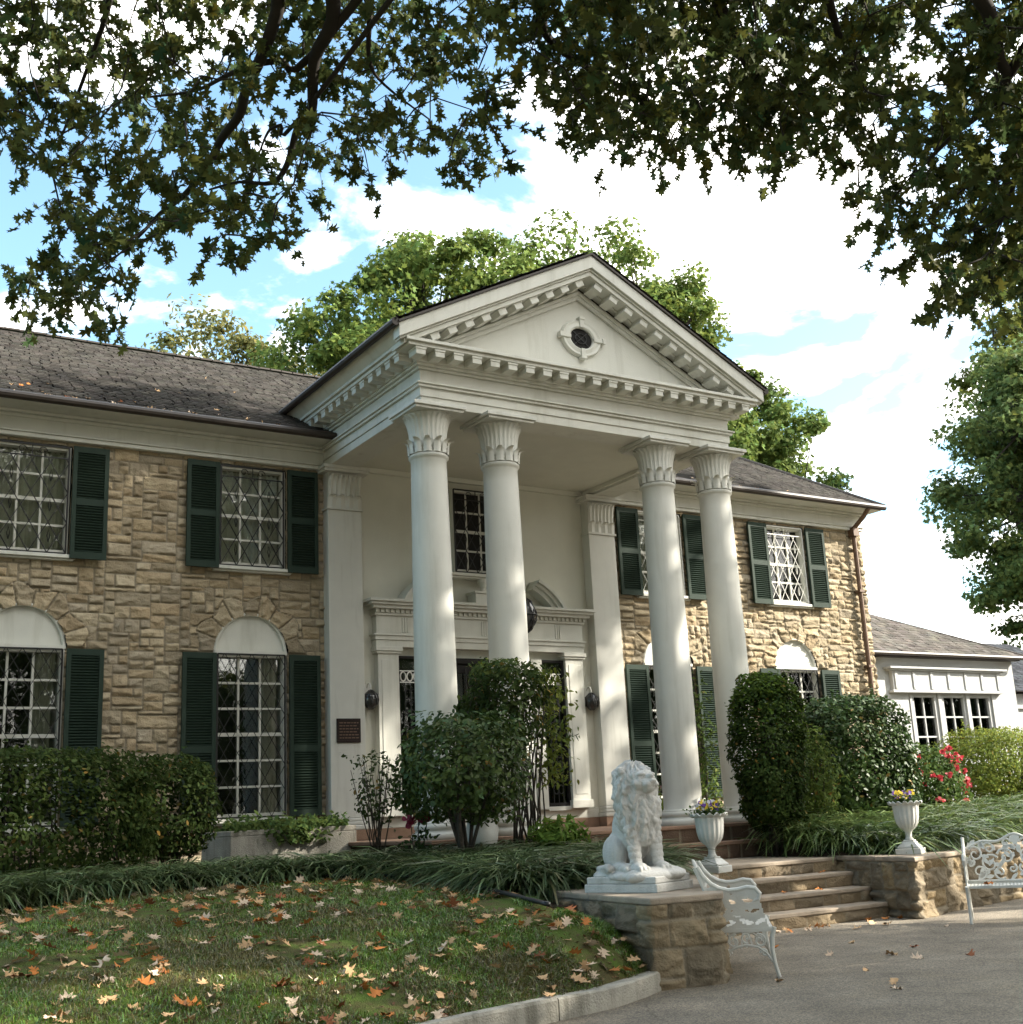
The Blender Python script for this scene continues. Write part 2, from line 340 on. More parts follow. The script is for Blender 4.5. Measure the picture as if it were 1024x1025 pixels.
def leaf_cloud(name, P, Nm, size, outline, mat, parent, col, rng, droop=None, fold=.25, local=False):
    n = len(P); k = len(outline); Nm = norm(Nm)
    t = rng.normal(size=(n,3))
    if droop is not None: t = t*.55 + np.asarray(droop)
    t = norm(t-Nm*(t*Nm).sum(1,keepdims=True)); b = np.cross(Nm,t)
    o = outline; size = np.broadcast_to(size,(n,))[:,None,None]
    curl = rng.uniform(-.35,.2,(n,1,1))
    zoff = np.abs(o[:,0])[None,:,None]*fold + (o[:,1]**2)[None,:,None]*curl
    V = P[:,None,:] + size*(b[:,None,:]*o[None,:,0,None] + t[:,None,:]*(o[None,:,1,None]-.3) + Nm[:,None,:]*zoff)
    C = np.repeat(np.broadcast_to(col,(n,3))[:,None,:],k,1)
    me = np_mesh(name, V.reshape(-1,3), np.arange(n*k), np.arange(n)*k, np.full(n,k), C.reshape(-1,3))
    return link(name, me, mat, parent, local=local)
def shade_cols(rng, n, base, var=.25, warm=.12):
    c = np.array(base)[None]*rng.uniform(1-var,1+var,(n,1)); c = c*(1+rng.normal(0,warm,(n,1))*np.array([[1,.2,-.6]])); return np.clip(c,.002,1)
def blades(name, P, lean, length, width, mat, parent, col, rng, segs=4, rise=.75, arch=0):
    n = len(P); lean = norm(lean); s = np.linspace(0,1,segs+1)
    L = np.broadcast_to(length,(n,))[:,None]; up = rise*(1.35*s-(.80+.3*arch)*s**2.2*rng.uniform(.6,1.5,(n,1)))
    outw = ((.12+.05*arch)*s+(.62+.18*arch)*s**1.9)[None]*rng.uniform(.5,1.15,(n,1))
    ctr = P[:,None,:]+np.concatenate([lean[:,None,:2]*(outw*L)[...,None], (up*L)[...,None]],-1)
    side = np.stack([-lean[:,1],lean[:,0],np.zeros(n)],-1); side = norm(side+rng.normal(0,.25,(n,3)))
    wd = np.broadcast_to(width,(n,))[:,None]*np.array([.8,1,.95,.7,.05,.02,.01][:segs] + [.06])[None] if segs!=4 else np.broadcast_to(width,(n,))[:,None]*np.array([.8,1,.95,.7,.08])[None]
    V = np.stack([ctr-side[:,None]*wd[...,None]/2, ctr+side[:,None]*wd[...,None]/2],2).reshape(n,-1,3)
    q = np.array([(2*i,2*i+1,2*i+3,2*i+2) for i in range(segs)])
    Q = (q[None]+(np.arange(n)*2*(segs+1))[:,None,None]).reshape(-1,4)
    C = np.repeat(np.broadcast_to(col,(n,3))[:,None],2*(segs+1),1).reshape(-1,3)
    return link(name, quad_mesh(name, V.reshape(-1,3), Q, C), mat, parent)
def in_poly(x, y, poly):
    c = np.zeros(np.shape(x), dtype=bool)
    for (x1,y1),(x2,y2) in zip(poly, poly[1:]+poly[:1]):
        if y1 == y2: continue
        c ^= ((y1>y)!=(y2>y)) & (x < (x2-x1)*(y-y1)/(y2-y1)+x1)
    return c

# ------------------------------------------------------------------ setting: ground, drive, lawn, beds
gb = MB(); gb.box(-300,300,-300,300,-1.6,-1.13)
tag(gb.build('ground', mGround), kind='structure')
n = 60
def ruled(name, A, B, nv, mat, bulge=0, noise=.03):
    A = np.array(A,float); B = np.array(B,float)
    def res(P, n):
        d = np.r_[0,np.cumsum(np.linalg.norm(np.diff(P,axis=0),axis=1))]; t = np.linspace(0,d[-1],n)
        return np.stack([np.interp(t,d,P[:,k]) for k in range(3)],-1)
    nu = 90; A = res(A,nu); B = res(B,nu); v = np.linspace(0,1,nv)
    G = A[:,None]*(1-v)[None,:,None]+B[:,None]*v[None,:,None]
    G[...,2] += bulge*np.sin(v*math.pi)[None]+noise*(fbm(G[...,0],G[...,1],4,.8)-.5)*np.sin(v*math.pi)[None]
    idx = np.arange(nu*nv).reshape(nu,nv)
    Q = np.stack([idx[:-1,:-1],idx[1:,:-1],idx[1:,1:],idx[:-1,1:]],-1).reshape(-1,4)
    return link(name, quad_mesh(name, G.reshape(-1,3), Q), mat, None, smooth=True), G
db = MB(); db.box(-80,80,-80,2,-1.13,-1.09)
tag(db.build('driveway', mAsphalt), kind='structure')
CURB = [(-3.93,-9.22,-1.0),(-4.25,-9.42,-.98),(-4.7,-9.64,-.97),(-5.35,-9.80,-.97),(-6.1,-9.98,-.97),(-7.2,-10.3,-.97),(-9,-11.1,-.97),(-12,-12.6,-.97),(-17,-15,-.97)]
BORDER = [(-3.86,-8.2,-.66),(-4.30,-8.35,-.50),(-4.19,-7.65,-.39),(-3.98,-6.55,-.35),(-3.95,-5.4,-.31),(-4.22,-4.58,-.27),(-4.87,-3.95,-.26),(-5.72,-3.8,-.27),(-6.53,-3.75,-.29),(-7.38,-3.95,-.32),(-8.2,-4.1,-.36),(-10,-4.9,-.42),(-13,-6.5,-.5),(-17,-8.5,-.5)]
mLawn = M('lawn_turf',(.075,.115,.020),.95,.28,2.5,.9,90,spec=.15,stain=.85,stcol=(.085,.064,.030),stscale=3.2)
mLawn.node_tree.nodes['Color Ramp'].color_ramp.elements[0].position = .40
mLawn.node_tree.nodes['Color Ramp'].color_ramp.elements[1].position = .60
lawn, LG = ruled('lawn', CURB, BORDER, 40, mLawn, bulge=.17, noise=.07)
tag(lawn, kind='structure')
def border_y(x): # y of the border for a given x on the wide left part
    return np.interp(x, [-17,-13,-10,-8.2,-7.38,-6.53,-5.72,-4.87,-4.22], [-8.5,-6.5,-4.9,-4.1,-3.95,-3.75,-3.8,-3.95,-4.58])
def bed_z(x,y):
    return np.where(x < 1.7, -.46+.32*smooth01((np.asarray(y)+7.6)/8), np.minimum(-.40+.42*smooth01((np.asarray(y)+6.6)/3.4), -.42+np.maximum(np.asarray(x)-2.02,-.05)*1.5+np.where(np.asarray(y)>-3.9,.0,0)))
def bed(name, poly, x0,x1,y0,y1, res=.12):
    nx = int((x1-x0)/res); ny = int((y1-y0)/res)
    X,Y = np.meshgrid(np.linspace(x0,x1,nx),np.linspace(y0,y1,ny),indexing='ij'); Z = bed_z(X,Y)+.05*(fbm(X,Y,8,.4)-.5)
    idx = np.arange(nx*ny).reshape(nx,ny); Q = np.stack([idx[:-1,:-1],idx[1:,:-1],idx[1:,1:],idx[:-1,1:]],-1).reshape(-1,4)
    cx_ = X.ravel()[Q].mean(1); cy_ = Y.ravel()[Q].mean(1); Q = Q[in_poly(cx_,cy_,poly)]
    return tag(link(name, quad_mesh(name, np.stack([X,Y,Z],-1).reshape(-1,3), Q), mSoil, None, smooth=True), kind='structure')
bp_ = [(p[0]+(-.2 if p[1]<-4.7 and p[0]>-5 else 0),p[1]-(.3 if p[0]<-4.3 else 0)) for p in BORDER[1:]]
bed('planting_bed', [(-3.86,-8.0)]+bp_+[(-17,.1),(-3.05,.1),(-3.05,-4.0),(-1.32,-4.0),(-1.32,-6.6),(-3.3,-8.9)], -17,-1.2,-9.3,.2)
bed('planting_bed', [(2.0,-3.7),(2.0,-5.65),(1.98,-6.9),(3.05,-6.6),(6.5,-5.8),(12,-4.2),(24,-2),(24,1.4),(9.7,1.4),(9.7,.1),(2.95,.1),(2.95,-3.7)], 1.8,24,-7,1.5,res=.07)
# kerb
def sweep(path, prof, name, mat, closed=False, bevel=0):
    mb = MB(); P = [Vector((p[0],p[1],0)) for p in path]; m = len(P); rows = []
    for i,p in enumerate(P):
        t = (P[min(i+1,m-1)]-P[max(i-1,0)]).normalized(); nrm = Vector((-t.y,t.x,0))
        rows.append([(p.x+nrm.x*a, p.y+nrm.y*a, z) for a,z in prof])
    k = len(prof); vs = [v for r in rows for v in r]; fs = []
    for i in range(m-1):
        for j in range(k):
            j2 = (j+1)%k; fs.append((i*k+j, i*k+j2, (i+1)*k+j2, (i+1)*k+j))
    fs += [tuple(range(k)), tuple((m-1)*k+j for j in range(k))]
    mb.add(vs,fs); return mb.build(name, mat, bevel=bevel)
def dense(path, step=.25):
    P = np.array(path,float); d = np.r_[0,np.cumsum(np.linalg.norm(np.diff(P[:,:2],axis=0),axis=1))]; t = np.arange(0,d[-1],step)
    return np.stack([np.interp(t,d,P[:,k]) for k in range(P.shape[1])],-1)
kp = dense([(p[0],p[1]) for p in CURB],.3)
for q in range(0,len(kp)-1,5):
    sg = kp[q:q+6].copy()
    if len(sg) < 2: break
    t_ = sg[-1]-sg[-2]; sg[-1] -= t_/np.linalg.norm(t_)*.012; j_ = .008*math.sin(q*1.7)
    tag(sweep(sg, [(-.07+j_,-1.12),(-.072+j_,-.97),(-.064+j_,-.95),(-.04+j_,-.938+j_),(.075,-.936+j_),(.088,-.95),(.09,-1.12)][::-1], 'kerb', mConc), kind='structure')

# ------------------------------------------------------------------ stone steps, low walls, porch paving
st = thing('stone_steps','broad stone steps climbing from the asphalt drive to the porch landing','steps',(.35,-6,-1.09))
def rough_box(mb_, x0,x1,y0,y1,z0,z1): mb_.box(x0,x1,y0,y1,z0,z1)
XL, XR = -1.25, 2.03
for k in range(4):
    y = -5.65-.32*(3-k) if k < 3 else -5.65
    yf = -6.61+.32*k; zt = -1.09+.1775*(k+1)
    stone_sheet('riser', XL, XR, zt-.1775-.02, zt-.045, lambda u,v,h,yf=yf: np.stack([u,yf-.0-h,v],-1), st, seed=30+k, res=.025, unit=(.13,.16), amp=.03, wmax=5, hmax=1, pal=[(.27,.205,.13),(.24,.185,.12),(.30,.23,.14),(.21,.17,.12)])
    b = MB(); 
    b.box(XL,XR,yf-.035,(yf+.34 if k<3 else yf+1.60),zt-.05,zt); b.build('tread', mTread, st, bevel=.012)
    b = MB(); b.box(XL+.01,XR-.01,yf+.012,yf+1.2,-1.12,zt-.052); b.build('step_core', mSoil, st)
# porch steps
for k,(yf,zt) in enumerate(((-4.12,-.14),(-3.80,.10))):
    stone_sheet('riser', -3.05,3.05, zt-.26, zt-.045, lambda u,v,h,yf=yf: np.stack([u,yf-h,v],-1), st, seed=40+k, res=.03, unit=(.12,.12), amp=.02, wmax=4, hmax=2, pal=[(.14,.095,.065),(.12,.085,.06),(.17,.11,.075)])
    b = MB(); b.box(-3.08,3.08,yf-.04,yf+(.36 if k==0 else 3.85),zt-.05,zt); b.build('tread' if k==0 else 'porch_floor', mBrick, st, bevel=.01)
    b = MB(); b.box(-3.04,3.04,yf+.012,yf+.3 if k==0 else -.02,-1.1,zt-.052); b.build('step_core', mSoil, st)

def path_wall(thing_, path, z0, z1, seed, thick=.42, cap=.06, unit=(.12,.115)):
    """rock-faced wall following a plan polyline; outer face to the right of travel"""
    P = np.array(path,float); d = np.r_[0,np.cumsum(np.linalg.norm(np.diff(P,axis=0),axis=1))]
    def mapf(u,v,h):
        x = np.interp(u,d,P[:,0]); y = np.interp(u,d,P[:,1]); i = np.clip(np.searchsorted(d,u,side='right')-1,0,len(P)-2)
        t = norm(P[i+1]-P[i]); nx,ny = t[:,1],-t[:,0]
        return np.stack([x+nx*h,y+ny*h,v],-1)
    stone_sheet('stone_face', 0,d[-1],z0,z1-cap, mapf, thing_, seed=seed, res=.015, unit=unit, amp=.040, wmax=3, hmax=2, joint=.016,
        pal=[(.30,.235,.15),(.22,.18,.125),(.38,.30,.19),(.19,.165,.125),(.34,.25,.135)])
lw = thing('stone_pier','low rough stone pier and wall left of the steps carrying the white lion','stone wall',(-3.0,-8.4,-1.09))
PW = [(-3.72,-7.3),(-3.93,-9.28),(-3.28,-9.40),(-1.2,-6.95),(-1.25,-5.6)]
path_wall(lw, PW, -1.12, -.36, 60)
b = MB(); b.prism([(-3.70,-7.3),(-3.90,-9.25),(-3.295,-9.36),(-1.23,-6.93),(-1.28,-5.6),(-1.9,-5.6),(-2.4,-6.6),(-3.0,-7.3)],'z',-1.12,-.425); b.build('wall_core', mConc, lw)
b = MB(); b.prism(rough_poly([(-3.70,-7.25),(-3.96,-9.32),(-3.26,-9.44),(-2.45,-8.45),(-3.0,-7.3)]),'z',-.42,-.362); b.build('coping', mTread, lw, bevel=.015)
b = MB(); b.prism(rough_poly([(-2.44,-8.44),(-1.17,-6.97),(-1.22,-5.66),(-1.85,-5.66),(-2.2,-6.6),(-2.98,-7.28)]),'z',-.44,-.384); b.build('coping', mTread, lw, bevel=.015)
rw = thing('retaining_wall','low rough stone retaining wall right of the steps under the grassy border','stone wall',(3,-6.7,-1.09))
PR = [(2.06,-5.5),(1.80,-7.15),(3.05,-6.76),(5.2,-6.3),(8.5,-5.4),(14,-3.6)]
path_wall(rw, PR, -1.12, -.365, 62)
b = MB(); b.prism([(2.09,-5.5),(1.83,-7.12),(3.05,-6.73),(5.2,-6.27),(8.5,-5.37),(14,-3.57),(14,-3.1),(8.3,-4.9),(5,-5.8),(3.1,-6.25),(2.5,-6.4),(2.55,-5.5)],'z',-1.12,-.43); b.build('wall_core', mConc, rw)
b = MB(); b.prism(rough_poly([(2.05,-5.5),(1.77,-7.2),(3.05,-6.80),(5.2,-6.34),(8.5,-5.44),(14,-3.64),(14,-3.1),(8.3,-4.9),(5,-5.8),(3.1,-6.25),(2.5,-6.4),(2.55,-5.5)]),'z',-.425,-.367); b.build('coping', mTread, rw, bevel=.015)

# ------------------------------------------------------------------ the mansion
man = thing('mansion','two storey tan stone mansion with green shutters and a white columned portico','mansion',(0,0,0))
HX = 9.67; W1, W2 = 4.06, 7.35; HW, SW = .54, .527; HL = .56
ZU0, ZU1 = 4.27, 5.88; ZL0, ZL1 = .50, 2.93
WINS = [(-W2,1),(-W1,1),(W1,1),(W2,1)]
def holes(u,v):
    m = np.zeros(u.shape,bool)
    for xc,_ in WINS:
        m |= (np.abs(u-xc)<HW+.02)&(v>ZU0-.02)&(v<ZU1+.03)
        m |= (np.abs(u-xc)<HL+.01)&(v>ZL0-.02)&(v<ZL1)
        m |= (v>=ZL1-.01)&(np.hypot(u-xc,v-ZL1)<HL+.03)
    return m
fac = lambda u,v,h: np.stack([u,-h,v],-1)
arch = [(xc,ZL1+.02,HL,HL+.30,9) for xc,_ in WINS]
stone_sheet('stone_wall', -HX,-2.84,-.5,6.02, fac, man, seed=7, res=.014, unit=(.074,.066), amp=.025, joint=.013, hmax=3, holes=holes, arches=arch[:2])
stone_sheet('stone_wall', 2.84,HX,-.5,6.02, fac, man, seed=17, res=.016, unit=(.072,.064), amp=.030, joint=.012, hmax=3, holes=holes, arches=arch[2:])
stone_sheet('stone_wall', 0,9,-.5,6.3, lambda u,v,h: np.stack([HX+h,u,v],-1), man, seed=27, res=.05)
stone_sheet('stone_wall', 0,9,-.5,6.3, lambda u,v,h: np.stack([-HX-h,u,v],-1), man, seed=28, res=.05)
b = MB(); b.box(-HX+.02,HX-.02,8.8,9,-.5,6.3); b.build('rear_wall', mStucco, man)
b = MB(); b.box(-HX+.05,HX-.05,.9,1.0,-.5,6.2); b.build('dark_backing', mDark, man)  # near-black sheet behind the windows: unlit room shade put into its colour
b = MB(); b.box(-HX+.1,HX-.1,.03,9,6.0,6.1); b.build('attic_floor', mDark, man)
# portico rear wall
b = MB(); b.box(-2.85,2.85,0,.2,-.1,6.3); b.build('portico_wall', mStucco, man)
b = MB(); b.box(-2.86,2.86,-.07,-.001,.10,.26); b.build('brick_base', mBrick, man, bevel=.006)
b = MB(); b.box(-2.84,2.84,-.045,-.001,.262,.40); b.box(-2.84,2.84,-.03,-.001,.402,.43); b.build('skirting', mWhite, man, bevel=.006)
# frieze, soffit, gutter of both wings
for x0,x1 in ((-HX-.03,-2.87),(2.87,HX+.03)):
    b = MB(); b.box(x0,x1,-.075,.2,5.96,6.40); b.box(x0,x1,-.105,-.077,5.96,6.02); b.box(x0,x1,-.13,-.077,6.022,6.045)
    b.box(x0,x1,-.11,-.077,6.24,6.29); b.box(x0,x1,-.17,-.077,6.292,6.335); b.box(x0-.15 if x0<-5 else x0,x1+.15 if x1>5 else x1,-.53,-.03,6.338,6.37)
    b.build('frieze', mWhite, man, bevel=.006)
    b = MB(); xa = x0-.2 if x0<-5 else -9.0; 
    xa,xb = (x0-.2,x1) if x0<-5 else (x0,x1+.2)
    b.tube([(xa,-.58,6.395),(xb,-.58,6.395)], .062, 10); b.box(xa,xb,-.60,-.50,6.372,6.44); b.build('gutter', mGutter, man)
# quoin and downpipe on the right corner
b = MB(); b.tube([(9.42,-.56,6.36),(9.40,-.42,6.2),(9.36,-.12,5.98),(9.36,-.11,5.85),(9.36,-.11,-.1)], .05, 10); b.box(9.28,9.44,-.20,-.03,5.82,6.0)
for z in (1.4,3.0,4.6): b.box(9.29,9.43,-.175,-.02,z,z+.05)
b.build('downpipe', mCopper, man, smooth=False)
# roofs ---------------------------------------------------------------
def shingles(name, O, U, V, us, vs, sw, sh, seed, parent, clip=None, base=(.085,.078,.072)):
    rng = np.random.default_rng(seed); O = np.array(O,float); U = np.array(U,float); V = np.array(V,float); Nn = np.cross(U,V); Nn /= np.linalg.norm(Nn)
    if Nn[2] < 0: Nn = -Nn
    A = []
    nr = int((vs[1]-vs[0])/sh)
    for r in range(nr):
        v = vs[0]+r*sh; off = rng.uniform(0,sw)
        u = np.arange(us[0]-off, us[1], sw)+rng.normal(0,.012,len(np.arange(us[0]-off, us[1], sw)))
        u = np.maximum(u,us[0]); A.append(np.stack([u,np.full(len(u),v)],-1))
    A = np.concatenate(A)
    if clip is not None: A = A[clip(A[:,0]+sw/2,A[:,1]+sh/2)]
    n = len(A); j = rng.normal(0,.0035,n); t = rng.uniform(.018,.028,n)
    def P(du,dv,h): return O+ (A[:,0]+du)[:,None]*U + (A[:,1]+dv)[:,None]*V + np.broadcast_to(h,(n,))[:,None]*Nn
    g = sw*.97
    Vt = np.stack([P(.004,j,t),P(g,j,t),P(g,sh*1.25,.006),P(.004,sh*1.25,.006),P(.004,j,-.01),P(g,j,-.01)],1)
    q = np.array([(0,1,2,3),(4,5,1,0)]); Q = (q[None]+(np.arange(n)*6)[:,None,None]).reshape(-1,4)
    row = np.round(A[:,1]/sh).astype(int)
    c = np.array(base)[None]*rng.uniform(.62,1.35,(n,1))*(1+rng.normal(0,.02,(n,3)))
    c *= (.85+.4*fbm(A[:,0],A[:,1],seed,1.5))[:,None]
    me = quad_mesh(name, Vt.reshape(-1,3), Q, np.repeat(np.clip(c,.01,1)[:,None],6,1).reshape(-1,3))
    return link(name, me, mShingle, parent)
sl = .634; L = math.hypot(1,sl); Vs = (0,1/L,sl/L)
hipf = lambda u,v: np.where(u > 0, u < 9.92-(v/L)*(9.92-7.1)/4.05, u > -10.05)
rf = shingles('roof', (0,-.56,6.42), (1,0,0), Vs, (-10.2,10.2), (0,4.06*L), .15, .112, 3, man, hipf, base=(.062,.058,.053))
b = MB(); b.add([(-9.9,-.54,6.40),(9.9,-.54,6.40),(7.1,3.5,8.955),(-9.9,3.5,8.955),(-9.9,9.5,6.40),(9.9,9.5,6.40)],[(0,1,2,3),(1,5,2),(2,5,4,3),(0,3,4)])
b.build('roof_deck', mGutter, man)
rr = np.random.default_rng(9); b = MB()
for k in range(75):
    x = -9.95+k*.23; b.box(-.125,.125,-.11,.11,0,.03, Matrix.Translation((x,3.5,8.97+rr.uniform(0,.012))) @ Matrix.Rotation(rr.normal(0,.03),4,'Y'))
for s in (1,):
    b.tube([(s*9.93,-.57,6.43),(s*8.5,1.48,7.72),(s*7.1,3.5,9.0)],[.05,.055,.055],7)
b.build('ridge_caps', mGutter, man)
# portico gable roof
gs = .512; GL = math.hypot(1,gs)
for s in (-1,1):
    o = shingles('roof', (s*3.42,-3.93,8.75-gs*3.42+.03), (0,1,0), (-s/GL,0,gs/GL), (0,7.3), (0,3.42*GL), .17,.135, 5+s, man,
        clip=lambda u,v: np.where(True, (-3.93+u) < ((8.80-gs*(3.42-v/GL))-6.42)/sl-.45, True), base=(.06,.054,.05))
    b = MB(); zr = 8.75-gs*3.38; b.tube([(s*3.42,-3.9,zr-.02),(s*3.42,.42,zr-.02)],.06,10); b.build('gutter', mGutter, man)
def chevron(mb_, X, t0, t1, y0, y1, dz=0):
    zt = lambda x,t: 8.75-gs*abs(x)-t
    mb_.prism([(-X,zt(X,t0)),(0,zt(0,t0)),(X,zt(X,t0)),(X,zt(X,t1)),(0,zt(0,t1)),(-X,zt(X,t1))],'y',y0,y1)
b = MB(); chevron(b,3.38,-.005,.03,-3.92,2.0); b.build('roof_edge', mGutter, man)
b = MB()
chevron(b,3.36,.032,.235,-3.89,-3.70); chevron(b,3.34,.237,.27,-3.85,-3.70)
chevron(b,3.26,.272,.345,-3.82,-3.44)          # corona
chevron(b,2.95,.347,.372,-3.56,-3.43); chevron(b,2.8,.47,.53,-3.49,-3.43); chevron(b,2.7,.532,.60,-3.465,-3.43)
for s in (-1,1):                                # sloping modillions
    for k in range(10):
        x = .20+k*.285; z = 8.75-gs*x-.347
        m = Matrix.Translation((s*x,0,z)) @ Matrix.Rotation(s*math.atan(gs),4,'Y')
        b.box(-.075,.075,-3.78,-3.50,-.10,-.004,m); b.box(-.085,.085,-3.79,-3.49,-.022,-.003,m)
b.build('raking_cornice', mWhite, man, bevel=.006)
b = MB(); b.prism([(-3.0,6.83),(0,8.36),(3.0,6.83)],'y',-3.42,-3.2); b.build('tympanum', mWhite, man)
# horizontal entablature, front and two sides
ent = MB()
def ring(z0,z1,xo,yo,xi=2.36,yi=-3.0):
    ent.box(-xo,xo,yo,yi,z0,z1); ent.box(-xo,-xi,yi,0,z0,z1); ent.box(xi,xo,yi,0,z0,z1)
ring(6.0,6.13,2.85,-3.49); ring(6.132,6.26,2.87,-3.51); ring(6.262,6.30,2.91,-3.55); ring(6.302,6.325,2.94,-3.58)
ring(6.327,6.52,2.86,-3.50); ring(6.522,6.56,2.90,-3.54); ring(6.562,6.60,2.94,-3.58); ring(6.602,6.725,2.96,-3.60); ring(6.727,6.78,3.20,-3.84); ring(6.782,6.828,3.24,-3.88)
for k in range(21): x = -3.0+k*.30; ent.box(x-.075,x+.075,-3.82,-3.598,6.615,6.724); ent.box(x-.085,x+.085,-3.83,-3.597,6.69,6.7255)
for s in (-1,1):
    for k in range(12):
        y = -3.40+k*.29; xa,xb = sorted((s*2.958,s*3.17)); ent.box(xa,xb,y-.075,y+.075,6.615,6.724); ent.box(min(s*2.957,s*3.18),max(s*2.957,s*3.18),y-.085,y+.085,6.69,6.7255)
    ent.prism([(s*3.0,6.83),(s*3.22,6.83),(s*3.36,6.98),(s*3.36,7.0),(s*3.0,7.0)],'y',-3.70,.5)
ent.build('entablature', mWhite, man, bevel=.005)
b = MB(); b.box(-2.36,2.36,-3.0,0,6.10,6.15); b.box(-2.36,-2.28,-3.0,-.0,6.04,6.098); b.box(2.28,2.36,-3.0,0,6.04,6.098); b.box(-2.28,2.28,-3.0,-2.92,6.04,6.098); b.box(-2.28,2.28,-.08,-.001,6.02,6.098)
b.build('porch_ceiling', mStucco, man)
# oculus
o = MB(); m = Matrix.Translation((.02,-3.42,7.50)) @ Matrix.Rotation(R_(90),4,'X') @ Matrix.Diagonal((1.14,.92,1,1))
oc = MB(); oc.lathe([(.185,0),(.185,.05),(.21,.07),(.27,.055),(.31,.065),(.33,.03),(.33,0)],n=40)
o.add([m @ Vector(v) for v in oc.v], oc.f[:-2])
for a in range(4):
    mm = m @ Matrix.Rotation(R_(90*a),4,'Z'); o.box(-.032,.032,.19,.37,.0,.085,mm); o.box(-.045,.045,.33,.375,.0,.10,mm)
ow = o.build('oculus', mWhite, man, bevel=.004)
o = MB(); o.lathe([(.19,.008),(.19,.015)],n=32); oo = MB(); oo.add([m @ Vector(v) for v in o.v], o.f); oo.build('pane', mDark, ow)
o = MB()
for a in range(4):
    t = a*math.pi/2+.8; o.bar(m @ Vector((0,0,.022)), m @ Vector((.19*math.cos(t),.19*math.sin(t),.022)), .012)
o.tube([m @ Vector((.09*math.cos(t),.09*math.sin(t),.022)) for t in np.linspace(0,2*math.pi,25)], .010,6); o.build('grille', mIron, ow)

# columns ---------------------------------------------------------------
def acanthus(mb_, c, ang, r0, z0, h, wd, out_, curl, ribs=3, rows=8):
    vs = []; nc = 5
    for i in range(rows+1):
        t = i/rows; r = r0 + out_*t**2.2; z = z0+h*t
        if t > .80: r += curl*((t-.80)/.20); z = z0+h*.80+h*.20*math.sin((t-.80)/.20*2.2)*.8
        wl = wd*(1-.15*t)*(1.0 if t < .75 else max(.25,1-(t-.75)*2.6))*(1+.10*math.cos(i*math.pi))
        for j in range(nc):
            s = (j/(nc-1)-.5); rr = r + .018*(1-4*s*s) - .006*(j%2)
            a = ang + s*wl/r0
            vs.append((c[0]+rr*math.cos(a), c[1]+rr*math.sin(a), z))
    fs = [(i*nc+j,i*nc+j+1,(i+1)*nc+j+1,(i+1)*nc+j) for i in range(rows) for j in range(nc-1)]
    mb_.add(vs,fs)
RB, RT = .288, .252
prof = []
for i in range(25):
    t = i/24; r = RB-(RB-RT)*(max(0,t-.25)/.75)**1.5; prof.append((r, .34+t*(5.24-.34)))
def make_column(x, y):
    c = (x,y,0); s = MB(); s.lathe([(RB+.03,.312),(RB+.012,.325)]+prof+[(RT+.015,5.26),(RT+.03,5.275),(RT+.03,5.305),(RT+.01,5.32)], c, 48)
    col_ = s.build('column', mColumn, man, smooth=False); autosmooth(col_,50)
    s = MB(); s.lathe([(.375,.10),(.385,.115),(.385,.16),(.372,.185),(.345,.192),(.328,.215),(.332,.228),(.345,.235),(.352,.26),(.345,.285),(.322,.30),(.322,.311)], c, 48)
    o = s.build('base', mColumn, col_); autosmooth(o,50)
    s = MB(); s.lathe([(RT-.002,5.32),(RT,5.5),(RT+.015,5.7),(RT+.06,5.85),(RT+.10,5.905)], c, 32)
    for k in range(26): acanthus(s,c,2*math.pi*(k+.5)/26,RT-.004,5.50,.40,.058,.085,.045)
    for k in range(12): acanthus(s,c,2*math.pi*k/12,RT+.022,5.33,.21,.120,.025,.07,rows=8)
    o = s.build('capital', mColumn, col_, smooth=True)
    s = MB(); s.box(x-.415,x+.415,y-.415,y+.415,5.945,5.998); s.box(x-.385,x+.385,y-.385,y+.385,5.905,5.943); s.build('abacus', mColumn, col_, bevel=.008)
for x in (-2.64,-1.46,1.46,2.64): make_column(x,-3.27)
# wall pilasters
for s in (-1,1):
    x0,x1 = sorted((s*2.27,s*2.86)); p = MB(); p.box(x0,x1,-.22,0,.44,5.28); o = p.build('pilaster', mColumn, man, bevel=.008)
    p = MB(); p.box(x0-.05,x1+.05,-.28,0,.262,.33); p.box(x0-.035,x1+.035,-.262,0,.332,.385); p.box(x0-.02,x1+.02,-.242,0,.387,.437); p.build('base', mColumn, o, bevel=.015)
    p = MB(); p.box(x0-.06,x1+.06,-.29,-.0,.101,.258); p.build('plinth', mBrick, o, bevel=.01)
    p = MB(); p.box(x0-.02,x1+.02,-.245,0,5.282,5.32); p.box(x0+.01,x1-.01,-.21,0,5.322,5.90); p.box(x0-.09,x1+.09,-.33,0,5.90,5.945); p.box(x0-.11,x1+.11,-.35,0,5.947,5.998)
    def leaf(xc, z0, h, wd, out_, curl, mb_=None):
        vs = []; rows = 7
        for i in range(rows+1):
            t = i/rows; y = -.215-out_*t**2.2-(curl*(t-.8)/.2 if t>.8 else 0); wl = wd*(1 if t<.75 else 1-(t-.75)*2.4)
            for j in range(5):
                q = j/4-.5; vs.append((xc+q*wl, y-.02*(1-4*q*q)+.006*(j%2), z0+h*(t if t<.85 else .85+.3*(t-.85))))
        p.add(vs,[(i*5+j,i*5+j+1,(i+1)*5+j+1,(i+1)*5+j) for i in range(rows) for j in range(4)])
    for k in range(7): leaf(x0+.05+k*(x1-x0-.1)/6,5.44,.46,.085,.07,.04)
    for k in range(4): leaf(x0+.07+k*(x1-x0-.14)/3,5.32,.22,.15,.03,.06)
    p.build('capital', mColumn, o)

